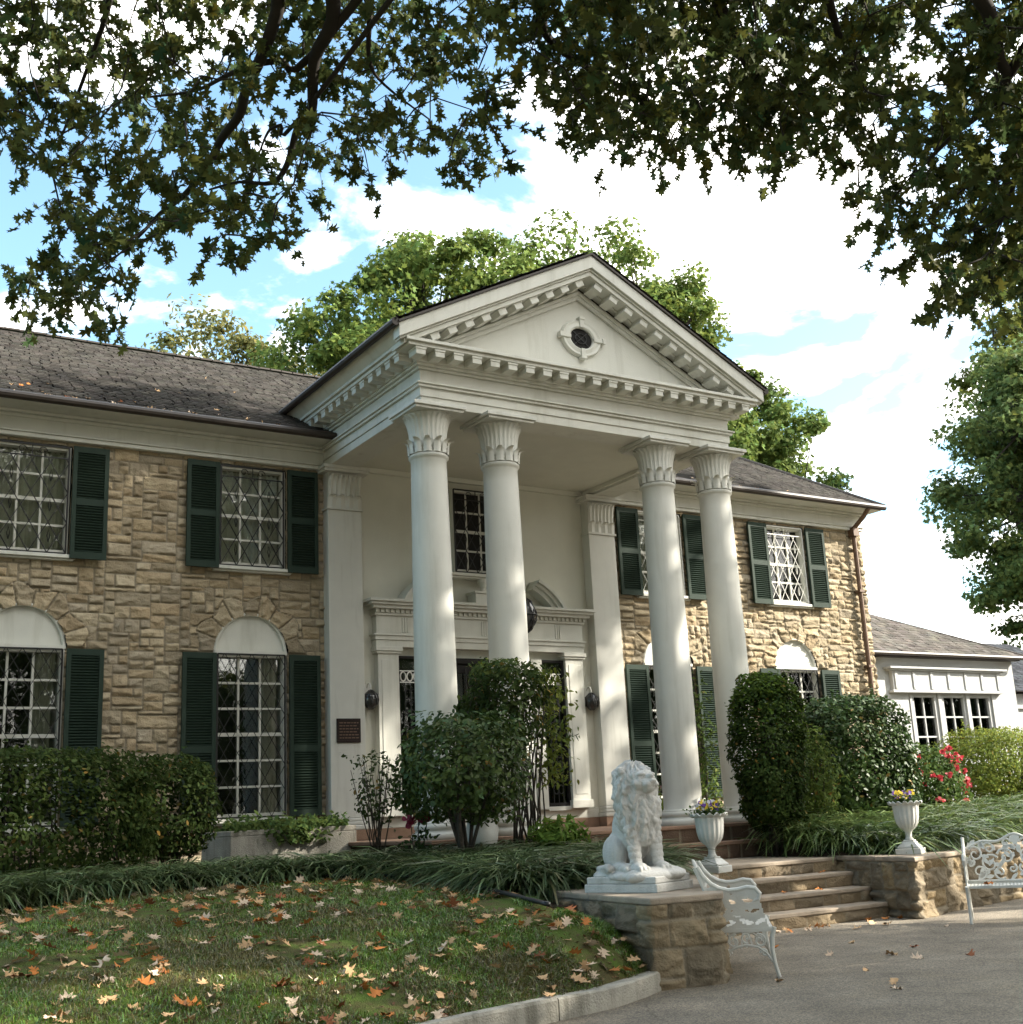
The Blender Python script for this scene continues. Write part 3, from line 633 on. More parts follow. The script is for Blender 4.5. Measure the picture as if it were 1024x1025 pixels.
# windows ---------------------------------------------------------------
def iron_grille(xc, z0, z1, hw, y, parent, mat, rx=4, fancy=True, r=.011):
    g = MB(); H = z1-z0
    for a,b_ in (((xc-hw,y,z0),(xc-hw,y,z1)),((xc+hw,y,z0),(xc+hw,y,z1)),((xc-hw,y,z0),(xc+hw,y,z0)),((xc-hw,y,z1),(xc+hw,y,z1))): g.bar(a,b_,.022)
    zt = z1-(.17 if fancy else 0)
    if fancy: g.bar((xc-hw,y,zt),(xc+hw,y,zt),.016)
    dw = 2*hw/rx; dh = dw*1.75
    # diagonals clipped to the frame
    for s in (-1,1):
        k = -40
        while k < 60:
            # line x = xc-hw + (k*dw) + s*(z-z0)*dw/dh
            pts = []
            for z in (z0,zt):
                pts.append((k*dw+s*(z-z0)*dw/dh, z))
            (xa,za),(xb,zb) = pts; W = 2*hw
            def cl(p,q):
                (x1,z1_),(x2,z2_) = p,q; t0,t1 = 0,1; dx = x2-x1
                for lo in (0,W):
                    pass
                ta = (0-x1)/dx; tb = (W-x1)/dx; t0 = max(0,min(ta,tb)); t1 = min(1,max(ta,tb))
                return (t0,t1)
            t0,t1 = cl(*pts)
            if t1-t0 > .01:
                f = lambda t: (xc-hw+xa+(xb-xa)*t, y+.004*s, za+(zb-za)*t); g.bar(f(t0),f(t1),r)
            k += 1
    if fancy:
        for s in (-1,1):
            c = (xc+s*.14,zt+.085); g.tube([(c[0]+.065*(1-t/9)*math.cos(s*t*1.0),y,c[1]+.065*(1-t/9)*math.sin(t*1.0)) for t in np.linspace(0,7,22)],.007,5)
        g.bar((xc,y,zt),(xc,y,z1),.012)
        nr = int((zt-z0)/dh)
        for i in range(nr):
            for q in (-.5,.5):
                zc = z0+dh*(i+.55); xx = xc+q*hw*1.05
                g.tube([(xx,y-.004,zc-.09),(xx+.02,y-.004,zc),(xx,y-.004,zc+.09),(xx-.02,y-.004,zc),(xx,y-.004,zc-.09)],.008,5)
    return g.build('grille', mat, parent)
def curtain(xc, hw, z0, z1, y, parent, full=True, seed=0):
    rng = np.random.default_rng(seed); parts = [(-hw,hw)] if full else [(hw*.45,hw)]
    g = MB()
    for a,b_ in parts:
        nx = 40; zs = np.linspace(z0,z1,8); vs = []
        for z in zs:
            for i in range(nx):
                x = xc+a+(b_-a)*i/(nx-1); sw_ = 0 if full else .05*math.sin((z-z0)/(z1-z0)*3)
                vs.append((x+sw_*(1 if a<0 else -1), y+.03*math.sin(i*1.9+seed)+.012*math.sin(i*.7), z))
        g.add(vs,[(r*nx+i,r*nx+i+1,(r+1)*nx+i+1,(r+1)*nx+i) for r in range(7) for i in range(nx-1)])
    return g.build('curtain', mCurtain, parent, smooth=True)
def make_window(xc, z0, z1, hw, cols, rows, lower, wname='window', y0=0, grille=mIron, gy=-.05, curtain_full=True, seed=0, rx=4, gr=.011):
    f = MB(); ft = .05
    f.box(xc-hw-.0,xc-hw+ft,y0-.03,y0+.14,z0,z1); f.box(xc+hw-ft,xc+hw,y0-.03,y0+.14,z0,z1)
    f.box(xc-hw+ft+.001,xc+hw-ft-.001,y0-.03,y0+.14,z1-ft,z1); f.box(xc-hw+ft+.001,xc+hw-ft-.001,y0-.01,y0+.14,z0,z0+ft*1.5)
    zi0,zi1 = z0+ft*1.5,z1-ft; xi0,xi1 = xc-hw+ft,xc+hw-ft
    for i in range(1,cols): x = xi0+(xi1-xi0)*i/cols; f.box(x-.016,x+.016,y0+.055,y0+.085,zi0,zi1)
    for j in range(1,rows):
        z = zi0+(zi1-zi0)*j/rows; t = .026 if j == rows//2 else .016; f.box(xi0,xi1,y0+.052-(.01 if t>.02 else 0),y0+.082,z-t,z+t)
    w_ = f.build(wname, mWhite, man)
    g = MB(); g.box(xi0,xi1,y0+.090,y0+.094,zi0,zi1); g.build('pane', mGlass, w_)
    if curtain_full is not None: curtain(xc,hw-.06,zi0,zi1,y0+.16,w_,curtain_full,seed)
    s = MB(); s.box(xc-hw-.11,xc+hw+.11,y0-.12,y0+.14,z0-.055,z0-.002); s.box(xc-hw-.08,xc+hw+.08,y0-.085,y0+.1,z0-.085,z0-.057); s.build('sill', mWhite, w_, bevel=.006)
    if grille: iron_grille(xc,z0+.02,z1-.01,hw-.03,y0+gy,w_,grille,rx=rx,fancy=not lower,r=gr if not lower else .009)
    b_ = MB()
    b_.prism([(xc-hw-.02,z1),(xc-hw-.02,z0-.02),(xc+hw+.02,z0-.02),(xc+hw+.02,z1),(xc+hw+.002,z1),(xc+hw+.002,z0-.003),(xc-hw-.002,z0-.003),(xc-hw-.002,z1)],'y',y0+.141,y0+.9); b_.build('reveal', mDark if False else mStucco, w_)
    return w_
def make_shutter():
    hb = MB(); h = 1.66; wd = SW-.02
    def panel(z0,z1):
        ns = int((z1-z0)/.036)
        for i in range(ns):
            z = z0+(i+.5)*(z1-z0)/ns
            m = Matrix.Translation((0,-.022,z)) @ Matrix.Rotation(R_(38),4,'X'); hb.box(-wd/2+.055,wd/2-.055,-.021,.021,-.004,.004,m)
    return panel, hb
def shutter_mesh(H, split, name):
    hb = MB(); wd = SW-.02
    hb.box(-wd/2,-wd/2+.06,-.045,0,0,H); hb.box(wd/2-.06,wd/2,-.045,0,0,H)
    for z in (0,split,H): hb.box(-wd/2+.061,wd/2-.061,-.043,-.002,max(0,z-.05 if z<H else H-.09),min(H,z+.05 if z>0 else .10))
    for z0,z1 in ((.10,split-.05),(split+.05,H-.09)):
        ns = int((z1-z0)/.040)
        for i in range(ns):
            z = z0+(i+.5)*(z1-z0)/ns
            m = Matrix.Translation((0,-.024,z)) @ Matrix.Rotation(R_(35),4,'X'); hb.box(-wd/2+.055,wd/2-.055,-.022,.022,-.0045,.0045,m)
    hb.box(-wd/2+.05,wd/2-.05,-.004,.06,.02,H-.02)
    return hb.build('shutter', mShutter, man, local=True)
sU = shutter_mesh(1.67,.84,'u'); sD = shutter_mesh(2.42,1.0,'d'); fu_, fd_ = True, True
for i,(xc,_) in enumerate(WINS):
    right = xc > 0
    make_window(xc,ZU0,ZU1,HW,3,4,False,grille=mIronWSun if right else mIron,seed=i,gr=.008 if right else .014)  # right grilles take the pale iron: sunlight put into their colour
    wl = make_window(xc,ZL0,ZL1,HL,3,6,True,grille=mIron,curtain_full=False,seed=i+9,rx=5)
    lun = MB(); pts = [(xc+HL*1.0*math.cos(a),ZL1+HL*math.sin(a)*1.10) for a in np.linspace(0,math.pi,33)]
    lun.prism(pts,'y',.035,.20); lun.tube([(p[0],.02,p[1]) for p in pts],.032,8); lun.box(xc-HL-.01,xc+HL+.01,-.035,.15,ZL1+.001,ZL1+.05)
    lun.build('lunette', mWhite, wl)
    for s in (-1,1):
        o = sU if fu_ else copy_tree(sU, man); fu_ = False; o.location = (xc+s*(HW+SW/2+.005),-.10,4.215); 
        o.rotation_euler = (0,0,s*-.02*(1 if right else .5))
        o = sD if fd_ else copy_tree(sD, man); fd_ = False; o.location = (xc+s*(HL+SW/2+.005),-.10,.50); o.rotation_euler = (0,0,s*.012)
# window over the door (set proud of the stucco wall)
make_window(-.10,4.38,5.86,.46,3,4,False,y0=-.16,grille=mIron,curtain_full=None)
b = MB(); b.box(-.56,.36,-.10,-.004,4.38,5.86); b.build('window_back', mDark, man)  # near-black box, the dimness of the room put into its colour
curtain(-.10,.40,4.45,5.80,-.055,man,True,3).name = 'curtain'

# door surround ---------------------------------------------------------------
ds = MB()
for s in (-1,1):
    a,b_ = sorted((s*1.63,s*2.0)); ds.box(a,b_,-.16,-.002,.44,2.98); ds.box(a-.03,b_+.03,-.19,-.002,.432,.56); ds.box(a-.03,b_+.03,-.19,-.002,2.982,3.02); ds.box(a-.05,b_+.05,-.215,-.002,3.022,3.09)
    ds.box(a+.06,b_-.06,-.168,-.161,.66,2.88)
    a,b_ = sorted((s*.93,s*1.15)); ds.box(a,b_,-.13,-.002,.43,2.96)
    a,b_ = sorted((s*1.151,s*1.629)); ds.box(a,b_,-.12,-.002,.40,.47)
ds.box(-2.03,2.03,-.17,-.002,3.092,3.20); ds.box(-2.05,2.05,-.19,-.002,3.202,3.27); ds.box(-2.08,2.08,-.215,-.002,3.272,3.30)
ds.box(-2.02,2.02,-.165,-.002,3.302,3.60); ds.box(-2.06,2.06,-.20,-.002,3.602,3.64)
for k in range(46): x = -2.03+k*.0903; ds.box(x-.024,x+.024,-.235,-.199,3.642,3.70)
ds.box(-2.05,2.05,-.20,-.002,3.641,3.702); ds.box(-2.12,2.12,-.29,-.002,3.703,3.755); ds.box(-2.17,2.17,-.34,-.002,3.757,3.80); ds.box(-2.21,2.21,-.38,-.002,3.802,3.85)
for k in range(5):
    for q in (-.045,0,.045): x = -1.5+k*.75+q; ds.box(x-.014,x+.014,-.178,-.164,3.33,3.58)
for s in (-1,1):
    for (rr_,th,yy) in ((1.0,.05,-.36),(.95,.05,-.30),(.90,.06,-.24)):
        poly = []
        A1,A2 = R_(28),R_(64)
        cx_,cz_ = s*.52, 3.33
        ins = [(cx_+s*(rr_*1.22)*math.cos(a)-s*.0, cz_+(rr_*1.12)*math.sin(a)) for a in np.linspace(A1,A2,14)]
        inn = [(cx_+s*((rr_-th)*1.22)*math.cos(a), cz_+((rr_-th)*1.12)*math.sin(a)) for a in np.linspace(A2,A1,14)]
        ds.prism(ins+inn,'y',yy,-.002)
ds.box(-.22,.22,-.30,-.002,3.852,4.03); ds.box(-.25,.25,-.33,-.002,4.032,4.07)
ds.lathe([(.075,0),(.05,.03),(.035,.07),(.06,.11),(.09,.17),(.095,.22),(.06,.26),(.05,.28),(.07,.30),(.03,.34),(.012,.38)],(0,-.17,4.072),20)
ds.build('door_surround', mWhite, man, bevel=.005)
dr = MB(); dr.box(-.93,-.84,-.10,-.003,.30,2.95); dr.box(.84,.93,-.10,-.003,.30,2.95); dr.box(-.84,.84,-.10,-.003,2.86,2.95); dr.box(-.84,.84,-.04,-.003,.30,2.86)
for s in (-1,1):
    dr.box(min(s*.02,s*.82),max(s*.02,s*.82),-.075,-.041,.34,1.05); dr.box(min(s*.02,s*.12),max(s*.02,s*.12),-.075,-.041,1.05,2.8); dr.box(min(s*.70,s*.82),max(s*.70,s*.82),-.075,-.041,1.05,2.8); dr.box(min(s*.02,s*.82),max(s*.02,s*.82),-.075,-.041,2.7,2.83)
door = dr.build('door', mDark, man, bevel=.004)
g = MB(); g.box(-.80,.80,-.052,-.048,1.05,2.72); g.build('pane', mGlass, door)
g = MB()
for k in range(9): x = -.72+k*.18; g.bar((x,-.10,.40),(x,-.10,2.78),.014)
for k in range(6):
    for j in range(4): g.tube([( -.63+j*.42+.07*math.cos(t), -.10, .75+k*.36+.11*math.sin(t)) for t in np.linspace(0,2*math.pi,13)],.009,5)
g.build('grille', mIron, door)
h_ = MB(); h_.lathe([(.0,0),(.03,.01),(.035,.03),(.02,.05)],(.10,-.12,1.28),12); h_.build('handle', mBrass, door)
for s in (-1,1):
    c = s*1.39; f = MB(); hwx = .235
    f.box(c-hwx,c-hwx+.035,-.10,-.003,.47,2.96); f.box(c+hwx-.035,c+hwx,-.10,-.003,.47,2.96); f.box(c-hwx+.035,c+hwx-.035,-.10,-.003,2.92,2.96); f.box(c-hwx+.035,c+hwx-.035,-.10,-.003,.47,.53)
    f.box(c-hwx+.03,c+hwx-.03,-.02,-.003,.5,2.95)
    o = f.build('sidelight', mDark, man)
    g = MB(); g.box(c-hwx+.035,c+hwx-.035,-.045,-.041,.53,2.92); g.build('pane', mGlass, o)
    g = MB()
    for q in (-.1,0,.1): g.bar((c+q,-.085,.53),(c+q,-.085,2.5),.012)
    for k in range(9): g.tube([(c+.05*(1 if t<2*math.pi else -1)*(1-math.cos(t)), -.085, .75+k*.2+.075*math.sin(t)) for t in np.linspace(0,4*math.pi,21)],.008,5)
    g.build('grille', mIron, o)
    g = MB()
    for k in range(3):
        xx = c-.12+k*.12; g.tube([(xx+.05*math.cos(t),-.06,2.63+.075*math.sin(t)) for t in np.linspace(0,2*math.pi,13)],.011,5)
    g.box(c-.19,c+.19,-.064,-.056,2.53,2.545); g.box(c-.19,c+.19,-.064,-.056,2.715,2.73); g.build('leaded_band', mIronWSun, o)
# plaque
pq = MB(); pq.box(-2.76,-2.36,-.245,-.221,1.57,1.94); pq.box(-2.75,-2.37,-.252,-.2455,1.58,1.60); pq.box(-2.75,-2.37,-.252,-.2455,1.91,1.93); plq = pq.build('plaque', mBrass, man, bevel=.004)
pq = MB(); rr = np.random.default_rng(4)
for k in range(6):
    x = -2.72
    while x < -2.42:
        l_ = rr.uniform(.02,.06); pq.box(x,min(x+l_,-2.40),-.2485,-.2452,1.865-k*.046,1.88-k*.046); x += l_+.014
pq.build('raised_lettering', M('worn_bronze',(.16,.10,.07),.5,.1,8,metal=.4), plq)
# wall sconces
for s in (-1,1):
    sc = MB(); c = Vector((s*2.14,-.16,2.24)); sc.box(c.x-.045,c.x+.045,-.03,-.001,2.2,2.5); sc.tube([(c.x,-.02,2.44),(c.x,-.07,2.50),(c.x,-.13,2.50),(c.x,-.16,2.44),(c.x,-.16,2.38)],.014,7)
    o = sc.build('wall_sconce', mIronWSun, man)
    sc = MB(); sc.lathe([(.01,-.15),(.07,-.13),(.11,-.07),(.12,0),(.11,.06),(.08,.11),(.03,.14),(.015,.16)],tuple(c),20); o2 = sc.build('globe', mLantern, o, smooth=True)
    sc = MB()
    for k in range(8):
        a = k*math.pi/4; sc.tube([(c.x+r_*math.cos(a+tw),c.y+r_*math.sin(a+tw),c.z+z_) for r_,z_,tw in ((.03,.15,0),(.115,.07,.2),(.126,0,.4),(.115,-.07,.6),(.03,-.15,.8))],.008,5)
    sc.build('cage', mIron, o)
# hanging lantern is a thing of its own
hl = thing('hanging_lantern','large round black iron lantern hanging inside the portico before the door','lantern',(-.20,-1.65,3.2))
c = (-.20,-1.65,3.42); s = MB(); s.lathe([(.01,-.32),(.10,-.28),(.20,-.18),(.25,-.02),(.24,.10),(.18,.22),(.08,.30),(.02,.34)],c,24); s.build('globe', mLantern, hl, smooth=True)
s = MB()
for k in range(10):
    a = k*math.pi/5
    for d_ in (1,-1): s.tube([(c[0]+r_*math.cos(a+d_*tw),c[1]+r_*math.sin(a+d_*tw),c[2]+z_) for r_,z_,tw in ((.05,.32,0),(.19,.22,.2),(.255,.05,.5),(.25,-.08,.7),(.17,-.22,.95),(.04,-.32,1.2))],.009,5)
s.tube([(c[0]+.26*math.cos(t),c[1]+.26*math.sin(t),c[2]) for t in np.linspace(0,2*math.pi,25)],.014,6); s.build('cage', mIron, hl)
s = MB()
for k in range(46):
    z = c[2]+.34+k*.051
    m = Matrix.Translation((c[0],c[1],z)) @ Matrix.Rotation(R_(90*(k%2)),4,'Z'); s.tube([m @ Vector((.014*math.cos(t),0,.032*math.sin(t))) for t in np.linspace(0,2*math.pi,9)],.005,4)
s.build('chain', mIron, hl)

# ------------------------------------------------------------------ white annex on the right and the house beyond
an = thing('white_annex','low white rendered annex with dark shingle roof behind the red flowers','annex',(12.8,1.2,-.3))
mAnnex = M('annex_render',(.40,.41,.405),.75,.03,3,.2,80,stain=.2,stcol=(.55,.55,.52))
YA = 1.2
b = MB(); b.box(9.6,12.02,YA,YA+.25,-.4,3.5); b.box(15.08,15.9,YA,YA+.25,-.4,3.5); b.box(12.02,15.08,YA,YA+.25,2.66,3.5); b.box(12.02,15.08,YA,YA+.25,-.4,1.05); b.box(15.65,15.9,YA+.25,9,-.4,3.5); b.box(9.6,15.6,8.8,9,-.4,3.5); b.build('wall', mAnnex, an)
b = MB(); b.box(11.45,15.25,YA-.10,YA-.002,2.70,3.13); b.box(11.35,15.33,YA-.16,YA-.002,3.132,3.17); b.box(11.28,15.40,YA-.22,YA-.002,3.172,3.22); b.box(11.38,15.30,YA-.14,YA-.002,2.64,2.698)
for k in range(7): x = 11.5+k*.6; b.box(x,x+.09,YA-.125,YA-.099,2.72,3.125)
b.build('window_lintel', mAnnex, an, bevel=.005)
for k,xc in enumerate((12.55,13.58,14.50)):
    f = MB(); hw = .44
    f.box(xc-hw,xc-hw+.09,YA+.02,YA+.12,1.05,2.64); f.box(xc+hw-.09,xc+hw,YA+.02,YA+.12,1.05,2.64); f.box(xc-hw+.09,xc+hw-.09,YA+.02,YA+.12,2.55,2.64); f.box(xc-hw+.09,xc+hw-.09,YA+.02,YA+.12,1.05,1.2)
    f.box(xc-.018,xc+.018,YA+.05,YA+.085,1.2,2.55)
    for j in (1,2): z = 1.2+1.35*j/3; f.box(xc-hw+.09,xc+hw-.09,YA+.048,YA+.083,z-.018,z+.018)
    o = f.build('window', mAnnex, an)
    g = MB(); g.box(xc-hw+.09,xc+hw-.09,YA+.09,YA+.095,1.2,2.55); g.build('pane', mGlass, o)
f = MB()
for xc in (13.06,14.06): f.box(xc-.06,xc+.06,YA-.02,YA+.14,1.05,2.655)
f.box(12.03,12.10,YA-.02,YA+.14,1.05,2.655); f.box(14.95,15.07,YA-.02,YA+.14,1.05,2.655); f.box(11.95,15.15,YA-.10,YA+.1,.98,1.045); f.build('window_frame', mAnnex, an)
b = MB(); b.box(11.9,15.2,YA+.6,YA+.65,0,3); b.build('dark_backing', mDark, an)  # near-black sheet again, room shade put into the colour
b = MB(); b.box(9.6,15.95,YA-.22,YA+.0,3.44,3.5); b.tube([(9.7,YA-.30,3.50),(16.15,YA-.30,3.50)],.05,8); b.build('gutter', mGutter, an)
asl = .62; AL = math.hypot(1,asl)
shingles('roof',(9.7,YA-.28,3.54),(1,0,0),(0,1/AL,asl/AL),(0,6.6),(0,2.05*AL),.22,.15,11,an,clip=lambda u,v: u < 6.45-v/AL*1.62, base=(.12,.11,.10))
b = MB(); b.add([(9.6,YA-.26,3.52),(16.1,YA-.26,3.52),(12.9,YA+1.8,4.79),(9.6,YA+1.8,4.79),(9.6,8.9,3.52),(16.1,8.9,3.52)],[(0,1,2,3),(1,5,2),(3,2,5,4)]); b.build('roof_deck', mGutter, an)
b = MB(); b.tube([(9.6,YA+1.8,4.80),(12.9,YA+1.8,4.80),(16.15,YA-.28,3.54)],.045,7); b.build('ridge_caps', mGutter, an)
fb = thing('outbuilding','white outbuilding with a dark roof just showing past the annex corner','building',(18.2,4,-.3))
b = MB(); b.box(16.9,22,3.2,8,-.4,2.9); b.box(16.9,22,3.12,3.198,2.5,2.6); b.build('wall', mAnnex, fb)
shingles('roof',(16.6,2.9,2.95),(1,0,0),(0,.85,.53),(0,5.7),(0,3.4),.22,.15,12,fb,base=(.05,.055,.065))
b = MB(); b.add([(16.6,2.9,2.93),(22.4,2.9,2.93),(22.4,5.8,4.73),(16.6,5.8,4.73),(16.6,8.4,2.93),(22.4,8.4,2.93)],[(0,1,2,3),(3,2,5,4),(0,3,4),(1,5,2)]); b.build('roof_deck', mGutter, fb)

# ------------------------------------------------------------------ garden objects
# planter box
pb = thing('planter_box','long low concrete planter under the tall arched window, filled with ivy','planter',(-3.9,-1,-.2))
b = MB(); PB = [(-4.98,-.62),(-4.80,-1.32),(-2.95,-1.32),(-2.95,-.62)]
def inset(P,d): c = np.mean(P,0); return [tuple(c+(np.array(p)-c)*(1-d/np.linalg.norm(np.array(p)-c))) for p in P]
I = inset(PB,.12); b.prism(PB,'z',-.30,.26)
for i in range(4):
    j = (i+1)%4; b.prism([PB[i],PB[j],I[j],I[i]],'z',.262,.335)
b.build('planter_wall', mConc.copy(), pb, bevel=.01)
pb.children[0].data.materials[0].node_tree.nodes['Principled BSDF'].inputs['Roughness'].default_value = .8
b = MB(); b.prism(I,'z',.262,.29); b.build('soil', mSoil, pb)
rng = np.random.default_rng(21)
n = 1500; P = np.stack([rng.uniform(-4.75,-3.05,n), -1.0+rng.normal(0,.2,n), .33+np.abs(rng.normal(0,.07,n))],-1); P[:,1] = np.clip(P[:,1],-1.34,-.66)
nd = 260; Pd = np.stack([-3.85+rng.normal(0,.22,nd), -1.36-np.abs(rng.normal(0,.03,nd)), rng.uniform(.14,.36,nd)],-1)
P = np.concatenate([P,Pd]); iv = thing('ivy_plant','green ivy spilling over the front of the concrete planter','plant',(-3.9,-1,.3))
leaf_cloud('ivy_leaves',P,rng.normal(0,.5,(len(P),3))+np.array((0,-.5,.8)),rng.uniform(.06,.11,len(P)),OVAL,mLeaf,iv,shade_cols(rng,len(P),(.09,.14,.04),.35),rng)

# urns -----------------------------------------------------------------
def make_urn(loc, label, rz):
    u = thing('garden_urn',label,'urn',(0,0,0)); s = MB()
    fl = lambda a,z: 1+.035*math.cos(16*a)*(1 if .30 < z < .62 else 0)
    s.lathe([(.05,.175),(.06,.18),(.045,.20),(.038,.235),(.042,.27),(.062,.30),(.105,.335),(.135,.385),(.15,.45),(.158,.53),(.162,.60),(.172,.63),(.15,.63),(.14,.60),(.02,.58)],n=96,rfun=fl)
    o = s.build('bowl', mUrn, u, smooth=True, local=True); 
    s = MB(); rows = []
    for k in range(97):
        a = 2*math.pi*k/96; z = .625+.03*abs(math.sin(8*a)); rows.append([(r*math.cos(a),r*math.sin(a),zz) for r,zz in ((.165,.61),(.20,z-.01),(.218,z+.005),(.205,z+.012),(.165,.635))])
    vs = [v for r in rows for v in r]; s.add(vs,[(k*5+j,k*5+j+1,(k+1)*5+j+1,(k+1)*5+j) for k in range(96) for j in range(4)]); s.build('scalloped_rim', mUrn, u, smooth=True, local=True)
    s = MB(); s.box(-.16,.16,-.16,.16,0,.075); s.box(-.135,.135,-.135,.135,.077,.10)
    s.add([(-.13,-.13,.10),(.13,-.13,.10),(.13,.13,.10),(-.13,.13,.10),(-.075,-.075,.16),(.075,-.075,.16),(.075,.075,.16),(-.075,.075,.16)],[(0,1,5,4),(1,2,6,5),(2,3,7,6),(3,0,4,7),(4,5,6,7)]); s.box(-.07,.07,-.07,.07,.16,.178)
    s.build('pedestal', mUrn, u, local=True, bevel=.008)
    u.location = loc; u.rotation_euler = (0,0,rz); return u
URNS = [((-.93,-6.62,-.384),'white fluted urn on the wall end left of the steps, behind the near bench',.35),((2.42,-6.60,-.367),'white fluted urn on the retaining wall right of the steps',.5)]
for k,(l,lab,rz) in enumerate(URNS):
    make_urn(l,lab,rz)
    t = thing('pansy_plant',('purple and yellow pansies in the urn behind the near bench','purple and yellow pansies in the urn by the grassy border')[k],'flowers',(l[0],l[1],l[2]+.60))
    rng = np.random.default_rng(70+k); n = 420
    P = np.array(l)+np.array((0,0,.64))+np.stack([rng.normal(0,.085,n),rng.normal(0,.085,n),np.abs(rng.normal(0,.055,n))],-1)
    leaf_cloud('leaves',P,rng.normal(0,.5,(n,3))+np.array((0,-.3,.9)),rng.uniform(.03,.06,n),OVAL,mLeaf,t,shade_cols(rng,n,(.06,.10,.03),.4),rng)
    n = 70; a = rng.uniform(0,6.28,n); r = .13*np.sqrt(rng.random(n)); P = np.array(l)+np.array((0,0,.70))+np.stack([r*np.cos(a),r*np.sin(a),rng.uniform(0,.09,n)],-1)
    pal = np.array([(.16,.07,.42),(.75,.55,.04),(.20,.08,.40),(.80,.62,.06),(.7,.7,.75)])
    leaf_cloud('blossoms',P,rng.normal(0,.4,(n,3))+np.array((-.6,-.8,.5)),rng.uniform(.035,.055,n),OVAL*np.array((2,1)),mPetal,t,pal[rng.integers(0,5,n)],rng)

